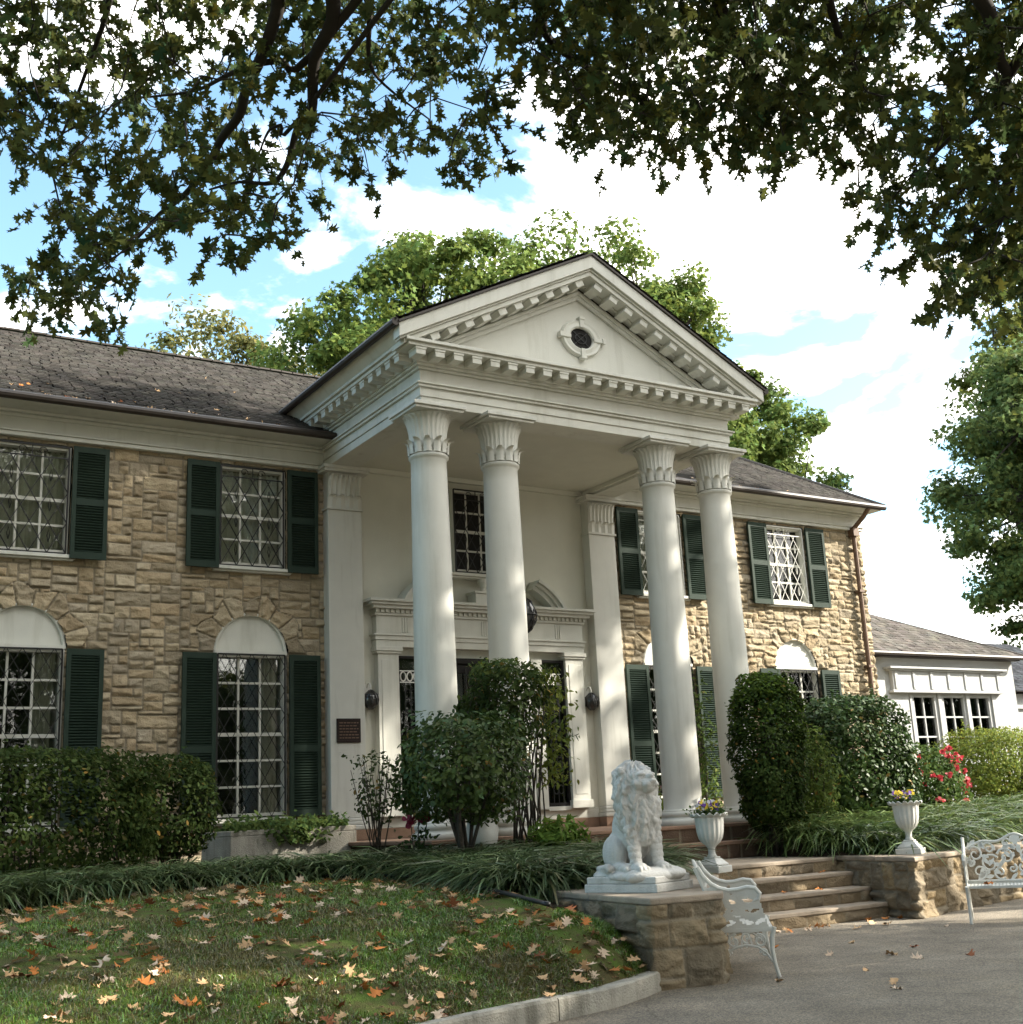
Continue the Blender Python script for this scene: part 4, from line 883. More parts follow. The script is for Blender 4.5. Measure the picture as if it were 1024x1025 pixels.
# cast iron benches -----------------------------------------------------
def make_bench(label, loc, rz):
    """origin under the middle of the front edge; length along x, sitter faces -y"""
    t = thing('garden_bench',label,'bench',(0,0,0)); L = 1.16; h = L/2
    # seat : pierced plate with rolled front
    s = MB(); s.box(-h,h,.0,.035,.385,.415); s.box(-h,h,.40,.43,.40,.425)
    for k in range(30):
        x = -h+.02+k*(L-.04)/29; s.box(x-.012,x+.012,.036,.399,.400,.414)
    for y in (.12,.21,.30): s.box(-h+.002,h-.002,y-.012,y+.012,.3985,.4155)
    s.build('seat', mBench, t, local=True, bevel=.003)
    # back panel in plane leaning backwards: (x, v) -> y,z
    bk = MB(); pl = lambda x,v,d=0: (x, .43+.20*v+d, .43+.50*v)
    top = lambda x: .90+.10*math.cos(x/h*math.pi*1.0)+.05*math.cos(x/h*math.pi*3)
    bk.tube([pl(x,top(x)) for x in np.linspace(-h,h,41)],.017,7); bk.tube([pl(-h,v) for v in np.linspace(0,top(-h),9)],.016,7); bk.tube([pl(h,v) for v in np.linspace(0,top(h),9)],.016,7); bk.tube([pl(-h,.02),pl(h,.02)],.016,7)
    rg = random.Random(3)
    def spiral(cx,cv,r,turn,a0,w=.013): bk.tube([pl(cx+r*(1-.85*q)*math.cos(a0+turn*q*2*math.pi), cv+2*r*(1-.85*q)*math.sin(a0+turn*q*2*math.pi)) for q in np.linspace(0,1,18)],[w*(1.1-.5*q) for q in np.linspace(0,1,18)],6)
    def leafp(cx,cv,l,w_,a):
        c,sn = math.cos(a),math.sin(a); pts = []
        for q in np.linspace(0,2*math.pi,15)[:-1]:
            lx = l*math.cos(q); ly = w_*math.sin(q)*(1+.25*math.cos(4*q)); pts.append((cx+lx*c-ly*sn, cv+2*(lx*sn+ly*c)))
        n_ = len(pts); vs = [pl(*p,-.009) for p in pts]+[pl(*p,.009) for p in pts]; bk.add(vs,[tuple(range(n_)),tuple(range(2*n_-1,n_-1,-1))]+[(i,(i+1)%n_,n_+(i+1)%n_,n_+i) for i in range(n_)])
    for sgn in (-1,1):
        for (cx,cv,r,tn,a0) in ((.12,.55,.10,1.4,.3),(.30,.40,.11,-1.4,2.5),(.46,.62,.09,1.3,1.0),(.20,.20,.08,1.3,4),(.43,.22,.09,-1.3,5),(.06,.28,.05,1.2,2),(.30,.74,.07,1.2,.5),(.10,.85,.055,-1.2,3),(.52,.40,.05,1.2,0)):
            spiral(sgn*cx,cv,r,tn*sgn,a0 if sgn>0 else math.pi-a0)
        for _ in range(34): leafp(sgn*rg.uniform(.02,.54),rg.uniform(.10,.88),rg.uniform(.035,.06),rg.uniform(.014,.024),rg.uniform(0,3.14))
    leafp(0,.95,.07,.05,math.pi/2); bk.build('backrest', mBench, t, smooth=False, local=True)
    # end frames (arm + legs) as thick pierced plates
    for sgn in (-1,1):
        x = sgn*h; e = MB(); q = lambda y,z: (x,y,z)
        e.tube([q(-.02,0),q(.005,.10),q(.02,.22),q(.012,.33),q(-.015,.41)],[.017,.017,.019,.02,.02],8)
        e.tube([q(.55,0),q(.51,.12),q(.475,.25),q(.46,.36),q(.47,.45),q(.52,.62),q(.58,.80),q(.63,.93)],[.017]*8,8)
        arm = [(.605,.93),(.56,.85),(.50,.785),(.43,.745),(.35,.725),(.27,.728),(.19,.745),(.12,.735),(.085,.69),(.10,.645),(.14,.63)]
        e.tube([q(*a) for a in arm],[.02]*8+[.021,.019,.014],8)
        # pierced plate between arm and seat: grid mask
        cell = .011; ys = np.arange(-.01,.62,cell); zs = np.arange(.40,.95,cell)
        armz = lambda y: np.interp(y,[a[0] for a in arm[:8]][::-1],[a[1] for a in arm[:8]][::-1])
        holes_ = [(.20,.64,.05,.022,.3),(.33,.65,.045,.03,1.2),(.46,.68,.035,.03,.8),(.16,.55,.06,.020,0),(.30,.53,.05,.024,.5),(.42,.55,.05,.028,2.2),(.22,.46,.06,.020,.3),(.38,.45,.07,.022,2.9),(.10,.46,.05,.02,2.7),(.53,.77,.03,.018,.9)]
        def solid(y,z):
            if y < .085+max(0,(.62-z))*-.25-.0 or z > armz(y) or y > .46+.31*max(0,z-.44)+.0: return False
            for (a,b__,c_,d_,an_) in holes_:
                u_ = (y-a)*math.cos(an_)+(z-b__)*math.sin(an_); v_ = -(y-a)*math.sin(an_)+(z-b__)*math.cos(an_)
                if (u_/c_)**2+(v_/d_)**2 < 1+.3*math.sin(5*math.atan2(v_,u_)): return False
            return True
        for y in ys:
            run = None
            for z in list(zs)+[9]:
                ok = z < 5 and solid(y+cell/2,z+cell/2)
                if ok and run is None: run = z
                if not ok and run is not None: e.box(x-.008,x+.008,y,y+cell*.999,run,(z if z<5 else zs[-1]+cell)); run = None
        # apron between the legs: scrolls
        for (cy,cz,r,tn,a0) in ((.12,.30,.06,1.3,1.2),(.34,.30,.06,-1.3,2),(.23,.33,.05,1.1,4.5),(.09,.20,.035,1.2,0),(.40,.20,.035,-1.2,3.1)):
            e.tube([q(cy+r*(1-.8*k_)*math.cos(a0+tn*k_*6.28),cz+r*(1-.8*k_)*math.sin(a0+tn*k_*6.28)) for k_ in np.linspace(0,1,16)],.010,6)
        e.tube([q(.02,.12),q(.07,.20),q(.14,.25),q(.235,.27),q(.33,.25),q(.42,.20),q(.50,.12)],.012,6)
        for k in range(9): y_ = .05+k*.046; e.bar(q(y_,.27+.03*math.sin(k)),q(y_+.03*math.cos(k*2),.40),.012,.014)
        e.box(x-.012,x+.012,.0,.46,.375,.405); e.build('end_frame', mBench, t, local=True)
    t.location = loc; t.rotation_euler = (0,0,rz); return t
# near bench faces right of the camera, far bench faces it
def bench_at(front_left_foot, face, label):
    f = Vector((face[0],face[1])).normalized(); rz = math.atan2(f.x,-f.y)    # local -y -> face
    along = Vector((math.cos(rz),math.sin(rz))); o = Vector(front_left_foot)+along*.58
    return make_bench(label,(o.x,o.y,-1.09),rz)
bench_at((-2.76,-9.47),(.76,-.65),'white cast iron bench seen end-on against the lion pier')
bench_at((1.58,-8.07),(-.80,-.60),'white cast iron bench cut off by the right edge, before the retaining wall')

# lion -------------------------------------------------------------------
def make_lion():
    t = thing('lion_statue','white painted statue of a seated lion on the stone pier','statue',(0,0,0))
    b = MB(); b.box(-.315,.315,-.39,.39,0,.075); b.box(-.297,.297,-.372,.372,.077,.135); b.build('plinth', mStatue, t, local=True, bevel=.008)
    bm = bmesh.new()
    def ell(c, r, rx=0, ry=0, rz=0):
        m = Matrix.Translation(c) @ Euler((rx,ry,rz)).to_matrix().to_4x4() @ Matrix.Diagonal((*r,1)); bmesh.ops.create_icosphere(bm, subdivisions=3, radius=1, matrix=m)
    def cap(a, b_, r0, r1, n=7):
        a = Vector(a); b_ = Vector(b_)
        for i in range(n): q = i/(n-1); rr = r0+(r1-r0)*q; ell(a.lerp(b_,q),(rr,rr,rr))
    ell((0,0,.0),(.29,.42,.075)); ell((.14,-.2,.01),(.2,.22,.07)); ell((-.12,.2,.01),(.2,.22,.06)); ell((.0,-.27,.0),(.24,.16,.075))   # rock
    ell((0,.20,.23),(.17,.19,.20)); ell((0,.08,.36),(.155,.20,.26),R_(-25)); ell((0,-.08,.50),(.165,.15,.24),R_(-8))
    for s in (-1,1):
        ell((s*.155,.12,.19),(.085,.17,.165),R_(15)); ell((s*.17,-.02,.075),(.06,.15,.05)); ell((s*.17,-.13,.07),(.06,.075,.045))
        cap((s*.105,-.13,.46),(s*.105,-.19,.12),.078,.055); ell((s*.108,-.25,.075),(.065,.095,.045)); ell((s*.11,-.05,.50),(.075,.10,.14))
        for k in (-1,0,1): ell((s*.108+k*.036,-.325,.062),(.022,.035,.030)); ell((s*.17+k*.034,-.19,.058),(.021,.03,.028))
    # mane and head (head turned a little to its left)
    ell((0,-.06,.70),(.205,.19,.27)); ell((0,-.15,.52),(.16,.13,.22)); ell((0,-.02,.84),(.175,.17,.15)); ell((0,-.17,.40),(.11,.09,.16)); ell((0,-.10,.60),(.20,.17,.2))
    H = Matrix.Translation((0,-.105,.81)) @ Matrix.Rotation(R_(8),4,'Z') @ Matrix.Rotation(R_(-4),4,'X')
    def hell(c,r,rx=0):
        m = H @ Matrix.Translation(c) @ Matrix.Rotation(rx,4,'X') @ Matrix.Diagonal((*r,1)); bmesh.ops.create_icosphere(bm, subdivisions=3, radius=1, matrix=m)
    hell((0,-.05,.0),(.135,.135,.13)); hell((0,-.155,-.035),(.082,.085,.062)); hell((0,-.16,-.075),(.055,.07,.04)); hell((0,-.175,.012),(.036,.075,.035),R_(-20)); hell((0,-.238,-.018),(.034,.022,.022))
    for s in (-1,1): hell((s*.05,-.145,.052),(.045,.035,.022)); hell((s*.075,-.12,-.03),(.05,.06,.055)); hell((s*.042,-.20,-.045),(.036,.045,.034)); hell((s*.125,.02,.10),(.04,.03,.045)); hell((s*.05,-.162,.025),(.018,.014,.014))
    ell((0,-.03,.945),(.10,.10,.05))
    # tail curled round the left haunch
    tp = [(0,.38,.07),(-.14,.36,.06),(-.25,.24,.06),(-.27,.08,.065)]
    for a,b__ in zip(tp,tp[1:]): cap(a,b__,.035,.035,6)
    ell((-.27,.04,.07),(.045,.07,.045))
    me = bpy.data.meshes.new('tmp'); bm.to_mesh(me); bm.free()
    o = bpy.data.objects.new('tmp', me); COL.objects.link(o)
    m = o.modifiers.new('r','REMESH'); m.mode = 'VOXEL'; m.voxel_size = .007
    sm = o.modifiers.new('s','SMOOTH'); sm.factor = .6; sm.iterations = 3
    dg = bpy.context.evaluated_depsgraph_get(); dg.update(); ev = o.evaluated_get(dg); me2 = bpy.data.meshes.new_from_object(ev)
    bpy.data.objects.remove(o)
    nv = len(me2.vertices); V = np.empty(nv*3,np.float32); me2.vertices.foreach_get('co',V); V = V.reshape(-1,3).astype(float); Nn = np.empty(nv*3,np.float32); me2.vertices.foreach_get('normal',Nn); Nn = Nn.reshape(-1,3)
    Hi = np.array(H.inverted()); Lc = V@Hi[:3,:3].T+Hi[:3,3]
    face = np.exp(-(np.maximum(0,np.abs(Lc[:,0])-.085)/.03)**2)*(Lc[:,1]<-.075)*(Lc[:,2]>-.125)*(Lc[:,2]<.09)
    zl = .34+.12*np.clip((V[:,1]+.05)/.2,-1,1.5)
    mane = smooth01((V[:,2]-zl)/.06)*(1-face)*np.where((V[:,1]>.16),smooth01((V[:,2]-.5)/.1),1)
    an_ = np.arctan2(V[:,0],-(V[:,1]+.05)); wob = .35*(fbm(an_*1.0+3,V[:,2]*4,5,.5)-.5)
    st_ = np.sin((an_+wob)*15+7*fbm(an_*2,V[:,2]*8,7,.8))*(.5+.5*np.sin(V[:,2]*62+6*fbm(an_*3,V[:,2]*3,9,.5)+np.sin(an_*7)*2.2))
    lock = fbm(an_*3.2,V[:,2]*9,11,.5,3)-.5
    V += Nn*(mane*(.017*st_+.034*lock))[:,None]
    rock = smooth01((.085-V[:,2])/.03)*(V[:,1]>-.30)
    V += Nn*(rock*.035*(fbm(V[:,0]*10,V[:,1]*10,13,.7)-.5))[:,None]
    body = (1-mane)*(1-rock); V += Nn*(body*.004*(fbm(V[:,0]*9+V[:,1]*7,V[:,2]*9,15,.6)-.5))[:,None]
    # facial creases: eyes, mouth, nostrils
    def dent(c,r,d):
        nonlocal V
        q = np.exp(-(((Lc-np.array(c))/np.array(r))**2).sum(1)); V -= Nn*(q*d)[:,None]
    for s in (-1,1): dent((s*.05,-.168,.035),(.022,.03,.008),.010); dent((s*.05,-.168,.014),(.022,.03,.006),.008); dent((s*.040,-.205,-.066),(.03,.03,.006),.010); dent((s*.016,-.25,-.024),(.008,.02,.007),.008)
    dent((0,-.24,-.055),(.005,.04,.03),.008)
    V *= np.array((1.10,.92,1.03)); V += np.array((0,0,.135-.0)); me2.vertices.foreach_set('co',V.astype(np.float32).ravel()); me2.update()
    o = link('lion_body', me2, mStatue, t, smooth=True, local=True); o.rotation_euler = (0,0,R_(-26)); return t
lion = make_lion(); lion.location = (-3.36,-8.40,-.362); lion.rotation_euler = (0,0,R_(20))

# ------------------------------------------------------------------ vegetation
def shell_pts(rng, n, fn, lo, hi, inner=.0):
    """random points near the surface of the implicit solid fn<1"""
    out_ = []; c = 0
    while c < n:
        p = rng.uniform(lo,hi,(n*4,3)); f = fn(p); k = p[(f<1)&(f>inner*rng.random(len(f))**.5)]; out_.append(k); c += len(k)
    return np.concatenate(out_)[:n]
def bush(name, label, cat, loc, fn, lo, hi, n, size, outline, base, mat=mLeaf, seed=1, warm=.1, inner=.55, stems=None, group=None, droop=None, tipcol=None, core=None, var=.3, rough=.8):
    rng = np.random.default_rng(seed); t = thing(name,label,cat,loc,group=group)
    fn0 = fn; sc_ = min(np.array(hi)-np.array(lo))
    fn = lambda Q: fn0(Q)*(1+rough*2.2*(fbm(Q[:,0]+Q[:,1]*.8,Q[:,2]-Q[:,1]*.5,seed+31,.42*sc_,3)-.42))
    P = shell_pts(rng,n,fn,np.array(lo)-.06,np.array(hi)+.06,inner)
    P += .05*(np.stack([fbm(P[:,1]*1+P[:,2],P[:,0],seed+k,.25) for k in range(3)],-1)-.5)
    keep = fbm(P[:,0]+P[:,1]*.7,P[:,2]+P[:,1]*.4,seed+7,.22) > .29; P = P[keep]; n = len(P)
    # stray shoots sticking out of the clipped face
    ctr = (np.array(lo)+np.array(hi))/2; k = rng.choice(len(P),max(6,len(P)//160)); ex = []
    for p in P[k]:
        d_ = norm((p-ctr)/(np.array(hi)-np.array(lo))+np.array((0,0,.35))+rng.normal(0,.25,3)); L_ = rng.uniform(.07,.22)
        for q in np.linspace(.3,1,6): ex.append(p+d_*L_*q+rng.normal(0,.012,3))
    P = np.concatenate([P,np.array(ex)]); n = len(P)
    c = (np.array(lo)+np.array(hi))/2; c[2] = lo[2]+(hi[2]-lo[2])*.35
    Nm = norm((P-c)/(np.array(hi)-np.array(lo)))+rng.normal(0,.55,(n,3))+np.array((0,0,.25))
    col = shade_cols(rng,n,base,var,warm); col *= (.75+.5*fbm(P[:,0]+P[:,1]*.6,P[:,2]-P[:,1]*.3,seed+17,.5))[:,None]; kk = rng.random(n) < .018; col[kk] = shade_cols(rng,kk.sum(),(.22,.15,.04),.3)
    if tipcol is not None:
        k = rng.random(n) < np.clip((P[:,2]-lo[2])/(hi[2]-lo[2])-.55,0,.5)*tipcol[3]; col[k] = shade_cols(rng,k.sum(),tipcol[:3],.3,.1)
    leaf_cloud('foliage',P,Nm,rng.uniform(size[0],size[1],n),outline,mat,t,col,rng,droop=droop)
    if stems:
        s = MB(); 
        for (x,y,z0,x1,y1,z1,r) in stems(rng):
            mid = ((x+x1)/2+rng.normal(0,.03),(y+y1)/2+rng.normal(0,.03),(z0+z1)/2); s.tube([(x,y,z0),mid,(x1,y1,z1)],[r,r*.8,r*.45],6)
        s.build('stems', mBark, t, smooth=True)
    return t
def rbox(c, h, p=4): return lambda P: ((np.abs((P-np.array(c))/np.array(h)))**p).sum(1)
def stem_fan(cx,cy,z0,rx,ry,z1,n,r=.012,rb=.15):
    def f(rng):
        return [(cx+rng.normal(0,rb*.6),cy+rng.normal(0,rb*.6),z0,cx+rng.uniform(-rx,rx),cy+rng.uniform(-ry,ry),z1*rng.uniform(.75,1),r*rng.uniform(.6,1.2)) for _ in range(n)]
    return f
DG = (.058,.088,.022)
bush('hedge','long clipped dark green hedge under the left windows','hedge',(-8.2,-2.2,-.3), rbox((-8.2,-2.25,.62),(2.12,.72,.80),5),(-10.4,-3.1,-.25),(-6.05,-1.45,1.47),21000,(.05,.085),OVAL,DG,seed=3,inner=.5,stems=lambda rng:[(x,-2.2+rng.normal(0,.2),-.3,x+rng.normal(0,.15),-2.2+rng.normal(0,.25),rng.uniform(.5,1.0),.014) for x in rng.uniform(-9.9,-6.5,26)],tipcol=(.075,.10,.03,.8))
bush('shrub','dark loose shrub at the end of the left hedge, beside the tall window','shrub',(-5.72,-1.7,-.2), rbox((-5.76,-1.75,.68),(.64,.55,.70),3.2),(-6.5,-2.3,-.05),(-5.1,-1.1,1.40),6000,(.05,.08),OVAL,(.052,.080,.022),seed=4,inner=.35,stems=stem_fan(-5.7,-1.7,-.25,.45,.35,.9,14,.013,.14))
bush('twiggy_shrub','small thin twiggy shrub left of the round-headed little tree','shrub',(-3.87,-3.9,-.15), rbox((-3.87,-3.9,.80),(.30,.28,.48),3),(-4.2,-4.2,.25),(-3.55,-3.6,1.30),520,(.04,.075),OVAL,(.045,.070,.022),seed=5,inner=.1,stems=stem_fan(-3.87,-3.9,-.2,.27,.24,1.2,17,.009,.07))
bush('small_tree','small round-headed evergreen tree on several stems before the columns','small tree',(-3.24,-5,-.2), lambda P: np.maximum(rbox((-3.26,-5.0,.92),(.80,.72,.62),2.6)(P), (.62-P[:,2])*2.4+np.abs(P[:,0]+3.26)*1.0),(-4.1,-5.75,.35),(-2.4,-4.25,1.52),6500,(.055,.09),OVAL,(.058,.092,.022),mat=mWaxy,seed=6,inner=.42,tipcol=(.06,.10,.035,.9),
     stems=lambda rng:[(-3.24+rng.normal(0,.06),-5+rng.normal(0,.05),-.3,-3.24+rng.uniform(-.45,.45),-5+rng.uniform(-.35,.35),rng.uniform(.75,1.1),rng.uniform(.02,.034)) for _ in range(9)])
bush('tall_shrub','tall shrub with an arching leafy head over bare canes, before the front door','shrub',(-2.1,-4.4,-.2), lambda P: np.maximum(rbox((-2.2,-4.4,1.92),(.66,.5,.50),2.4)(P), np.where((P[:,0]>-1.95)&(P[:,2]<1.7),2,0)),(-2.9,-4.95,1.05),(-1.5,-3.9,2.42),3300,(.06,.10),LANCE*np.array((2,1)),(.055,.085,.025),rough=1.3,seed=7,inner=.3,droop=(0,0,-.5),tipcol=(.10,.13,.03,.8),
     stems=lambda rng:[(-1.95+rng.normal(0,.13),-4.4+rng.normal(0,.1),-.3,-1.95+rng.uniform(-.5,.38),-4.4+rng.uniform(-.3,.3),rng.uniform(1.6,2.25),rng.uniform(.009,.016)) for _ in range(24)])
ts_ = [o for o in bpy.data.objects if o.name == 'tall_shrub'][0]
rng = np.random.default_rng(77); n = 620
P = np.stack([-1.62+rng.normal(0,.12,n),-4.45+rng.normal(0,.16,n),rng.uniform(.7,2.2,n)],-1)
leaf_cloud('hanging_foliage',P,rng.normal(0,.6,(n,3))+np.array((.3,-.6,.4)),rng.uniform(.06,.11,n),LANCE*np.array((2,1)),mLeaf,ts_,shade_cols(rng,n,(.13,.16,.03),.3,.12),rng,droop=(0,0,-.7))
bush('topiary','tall narrow clipped evergreen with a rounded top coloured brighter as if sunlit, right of the columns','topiary',(2.02,-4.6,-.3), lambda P: rbox((2.02,-4.6,.95),(.53,.50,1.28),3.4)(P)*np.interp(P[:,2],[-.3,.6,1.4,2.2],[2.3,1.5,1.05,1.0]),(1.3,-5.3,-.4),(2.75,-3.95,2.25),15000,(.05,.08),OVAL,(.050,.082,.020),seed=8,inner=.6,tipcol=(.10,.16,.025,1.6),stems=stem_fan(2.02,-4.6,-.45,.3,.3,1.8,9,.018,.1))  # tipcol puts the sunlit top into the upper leaves' colour
bush('holly_bush','dark glossy holly clipped to a block, beside the quoin of the right wing','holly bush',(4.75,-3.8,-.2), rbox((4.62,-3.8,.95),(1.02,.62,1.05),4.0),(3.5,-4.8,-.15),(6.2,-2.85,2.02),19000,(.06,.095),OVAL,(.048,.085,.022),mat=mWaxy,seed=9,inner=.5,stems=stem_fan(4.8,-3.8,-.3,.8,.5,1.3,14,.02,.35),tipcol=(.05,.09,.03,.8))
bush('loose_shrub','loose yellow-green shrub between the topiary and the holly block','shrub',(3.1,-4.3,-.2), rbox((3.10,-4.3,.70),(.50,.4,.85),2.4),(2.5,-4.8,-.1),(3.7,-3.8,1.6),2600,(.06,.10),LANCE*np.array((2,1)),(.12,.17,.04),seed=10,inner=.1,stems=stem_fan(3.1,-4.3,-.3,.4,.3,1.1,10,.01,.1))
bush('loose_shrub','tall loose shrub growing between the two right columns and the green shutter','shrub',(2.9,-2.5,-.2), lambda P: rbox((3.05,-1.8,1.15),(.42,.40,1.30),2.2)(P),(2.6,-2.4,-.1),(3.6,-1.3,2.6),1500,(.06,.10),LANCE*np.array((2,1)),(.11,.16,.04),seed=11,inner=.05,stems=stem_fan(3.05,-1.8,-.3,.25,.25,2.2,9,.011,.1))
fs = bush('flowering_shrub','red flowering shrub below the annex window','flowering shrub',(7.2,-3,-.1), rbox((7.2,-3.0,.55),(.80,.65,.72),2.4),(6.35,-3.7,-.1),(8.1,-2.3,1.28),5200,(.055,.09),OVAL,(.085,.14,.035),seed=12,inner=.35,stems=stem_fan(7.2,-3,-.2,.5,.4,.8,12,.012,.15))
rng = np.random.default_rng(5); nb = 30; bl = []
ang = rng.uniform(0,6.28,nb); hh = rng.uniform(.25,1.2,nb)
P = np.stack([7.2+.78*np.cos(ang)*np.sqrt(1-((hh-.5)/.85)**2),-3.0-.62*np.abs(np.sin(ang))*np.sqrt(1-((hh-.5)/.85)**2)-.03,hh],-1)
PP = np.repeat(P,9,0)+rng.normal(0,.022,(nb*9,3)); leaf_cloud('blossoms',PP,rng.normal(0,.6,(nb*9,3))+np.array((-.5,-.8,.4)),rng.uniform(.045,.075,nb*9),OVAL*np.array((2,1)),mPetal,fs,shade_cols(rng,nb*9,(.60,.06,.075),.25,.02),rng)
bush('bush','broad yellow-green bush at the right edge before the annex','bush',(10.7,-2,-.1), lambda P: rbox((10.75,-1.9,.75),(1.45,.95,.85),2.5)(P)*np.where(P[:,2]<.3,1.4,1),(9.1,-3,-.0),(12.4,-.9,1.66),17000,(.05,.09),LANCE*np.array((2,1)),(.22,.27,.055),seed=13,inner=.5,stems=stem_fan(10.7,-1.9,-.2,.9,.5,1.1,16,.018,.3),tipcol=(.22,.25,.05,.9))
bush('leafy_plant','bright yellow-green leafy plant at the foot of the tall shrub','plant',(-2.1,-5.1,-.2), rbox((-2.05,-5.1,.10),(.36,.28,.26),2),(-2.5,-5.5,-.2),(-1.6,-4.8,.40),420,(.12,.20),LANCE,(.13,.21,.04),seed=14,inner=.1,droop=(0,0,.3))
bush('leafy_plant','small yellow-green plant against the wall left of the third column','plant',(3.2,-.7,0), rbox((3.25,-.6,.28),(.22,.22,.32),2),(3.0,-.9,-.1),(3.5,-.3,.62),260,(.07,.12),OVAL,(.14,.20,.04),seed=15,inner=.1)
# rose
rt = thing('rose_plant','low plant with two dark pink blooms before the left column','flowers',(-3.66,-4.6,-.2)); s = MB()
for q in (-.07,.0,.08): s.tube([(-3.66+q*.5,-4.6,-.25),(-3.66+q,-4.6,.1),(-3.66+q*1.4,-4.62,.33)],.006,5)
s.build('stems', mBark, rt); rng = np.random.default_rng(2)
for c in ((-3.76,-4.62,.35),(-3.58,-4.62,.38)):
    n = 40; leaf_cloud('bloom',np.array(c)+rng.normal(0,.025,(n,3)),rng.normal(0,1,(n,3)),rng.uniform(.05,.08,n),OVAL*np.array((2,1)),mPetal,rt,shade_cols(rng,n,(.30,.03,.07),.3,.02),rng)
leaf_cloud('foliage',np.array((-3.66,-4.6,.1))+rng.normal(0,.1,(120,3)),rng.normal(0,1,(120,3)),rng.uniform(.05,.08,120),OVAL,mLeaf,rt,shade_cols(rng,120,(.04,.07,.02),.3),rng)
gp = thing('garden_pot','plain rounded white pot behind the round-headed little tree','pot',(-2.55,-4.2,-.15)); s = MB(); s.lathe([(.10,-.12),(.15,-.05),(.19,.08),(.205,.2),(.19,.30),(.20,.33),(.215,.35),(.17,.35),(.15,.30)],(-2.55,-4.2,.0),28); o = s.build('pot_body', mUrn, gp); autosmooth(o,45)

# strap-leaved border grass (stuff)
def border_grass(name, label, P, lean, seed, base, L=(.30,.50), wd=(.008,.014), hi=None):
    rng = np.random.default_rng(seed); n = len(P); col = shade_cols(rng,n,base,.42,.08)
    k = rng.random(n) < .10; col[k] = shade_cols(rng,k.sum(),(.17,.17,.09) if hi is None else hi,.3)
    o = blades(name,P,lean,rng.uniform(*L,n),rng.uniform(*wd,n),mBlade,None,col,rng,arch=1)
    return tag(o,label,'border grass',kind='stuff')
rng = np.random.default_rng(31)
def band_pts(n, rng, dmax):
    q = np.array(BORDER[1:],float)[:,:2]; d = np.r_[0,np.cumsum(np.linalg.norm(np.diff(q,axis=0),axis=1))]
    t = rng.uniform(1.15,d[-1]-5,n); x = np.interp(t,d,q[:,0]); y = np.interp(t,d,q[:,1]); e = .05
    tx = np.interp(t+e,d,q[:,0])-x; ty = np.interp(t+e,d,q[:,1])-y; nn = norm(np.stack([tx,ty],-1)); out_ = np.stack([-nn[:,1],nn[:,0]],-1)  # towards the lawn
    s = np.sign((out_*np.array([-1.0,-.3])).sum(1)); s = np.where(y > -5, np.sign(out_[:,1])*-1, s)[:,None]; out_ = out_*s
    w_ = rng.random(n)*dmax-.05
    return np.stack([x,y],-1)-out_*w_[:,None], out_, t
cl = 1250; pc, oc_, tt = band_pts(cl, rng, 1.15)
nb = 19; P2 = np.repeat(pc,nb,0)+rng.normal(0,.035,(cl*nb,2)); a = rng.uniform(0,6.28,cl*nb); lean = np.concatenate([np.stack([np.cos(a),np.sin(a)],-1)+.55*np.repeat(oc_,nb,0),np.zeros((cl*nb,1))],-1)
P3 = np.concatenate([P2,bed_z(P2[:,0],P2[:,1])[:,None]],-1); lz = np.interp(np.repeat(tt,nb),[0,2,4,8,20],[-.40,-.34,-.27,-.29,-.5]); P3[:,2] = np.maximum(P3[:,2],lz)-.02
ok = ~in_poly(P3[:,0],P3[:,1],[(-3.9,-9.2),(-3.2,-9.3),(-1.2,-6.9),(-1.2,-5.5),(-2.0,-5.5),(-3.0,-7.2),(-3.75,-7.25)])
border_grass('border_grass','dark green strap-leaved grass edging the lawn in front of the house',P3[ok],lean[ok],32,(.14,.195,.08),(.46,.72),(.018,.029))
# taller clumps before the portico and behind the lion
poly = [(-3.95,-7.25),(-3.85,-6.4),(-3.85,-5.2),(-4.1,-4.2),(-3.4,-4.12),(-2.0,-4.15),(-1.32,-4.2),(-1.34,-6.3),(-2.1,-6.7),(-2.9,-7.3),(-3.7,-7.2)]
c = rng.uniform((-4.3,-8),(-1.3,-4.1),(2000,2)); c = c[in_poly(c[:,0],c[:,1],poly)]; nb = 16; m_ = len(c)*nb
P2 = np.repeat(c,nb,0)+rng.normal(0,.05,(m_,2)); a = rng.uniform(0,6.28,m_); lean = np.stack([np.cos(a)-.25,np.sin(a)-.45,np.zeros(m_)],-1)
border_grass('border_grass','dense dark strap-leaved grass heaped around the lion pier',np.concatenate([P2,bed_z(P2[:,0],P2[:,1])[:,None]-.02],-1),lean,33,(.10,.145,.06),(.60,.92),(.022,.034))
poly = [(2.12,-4.2),(2.12,-5.5),(2.6,-6.45),(3.1,-6.3),(5.0,-5.85),(8.3,-4.95),(13,-3.4),(13,-2.6),(8.5,-3.6),(5.5,-4.5),(3.4,-4.5)]
c = rng.uniform((2,-6.6),(13,-2.5),(4600,2)); c = c[in_poly(c[:,0],c[:,1],poly)]; nb = 15; m_ = len(c)*nb
P2 = np.repeat(c,nb,0)+rng.normal(0,.06,(m_,2)); a = rng.uniform(0,6.28,m_); lean = np.stack([np.cos(a)-.2,np.sin(a)-.55,np.zeros(m_)],-1)
border_grass('border_grass','strap-leaved grass hanging over the right retaining wall',np.concatenate([P2,bed_z(P2[:,0],P2[:,1])[:,None]-.02],-1),lean,34,(.125,.185,.055),(.50,.78),(.022,.034),hi=(.22,.24,.08))
# lawn grass blades (stuff)
rng = np.random.default_rng(41); nl = 170000
i = rng.integers(0,LG.shape[0]-1,nl); 
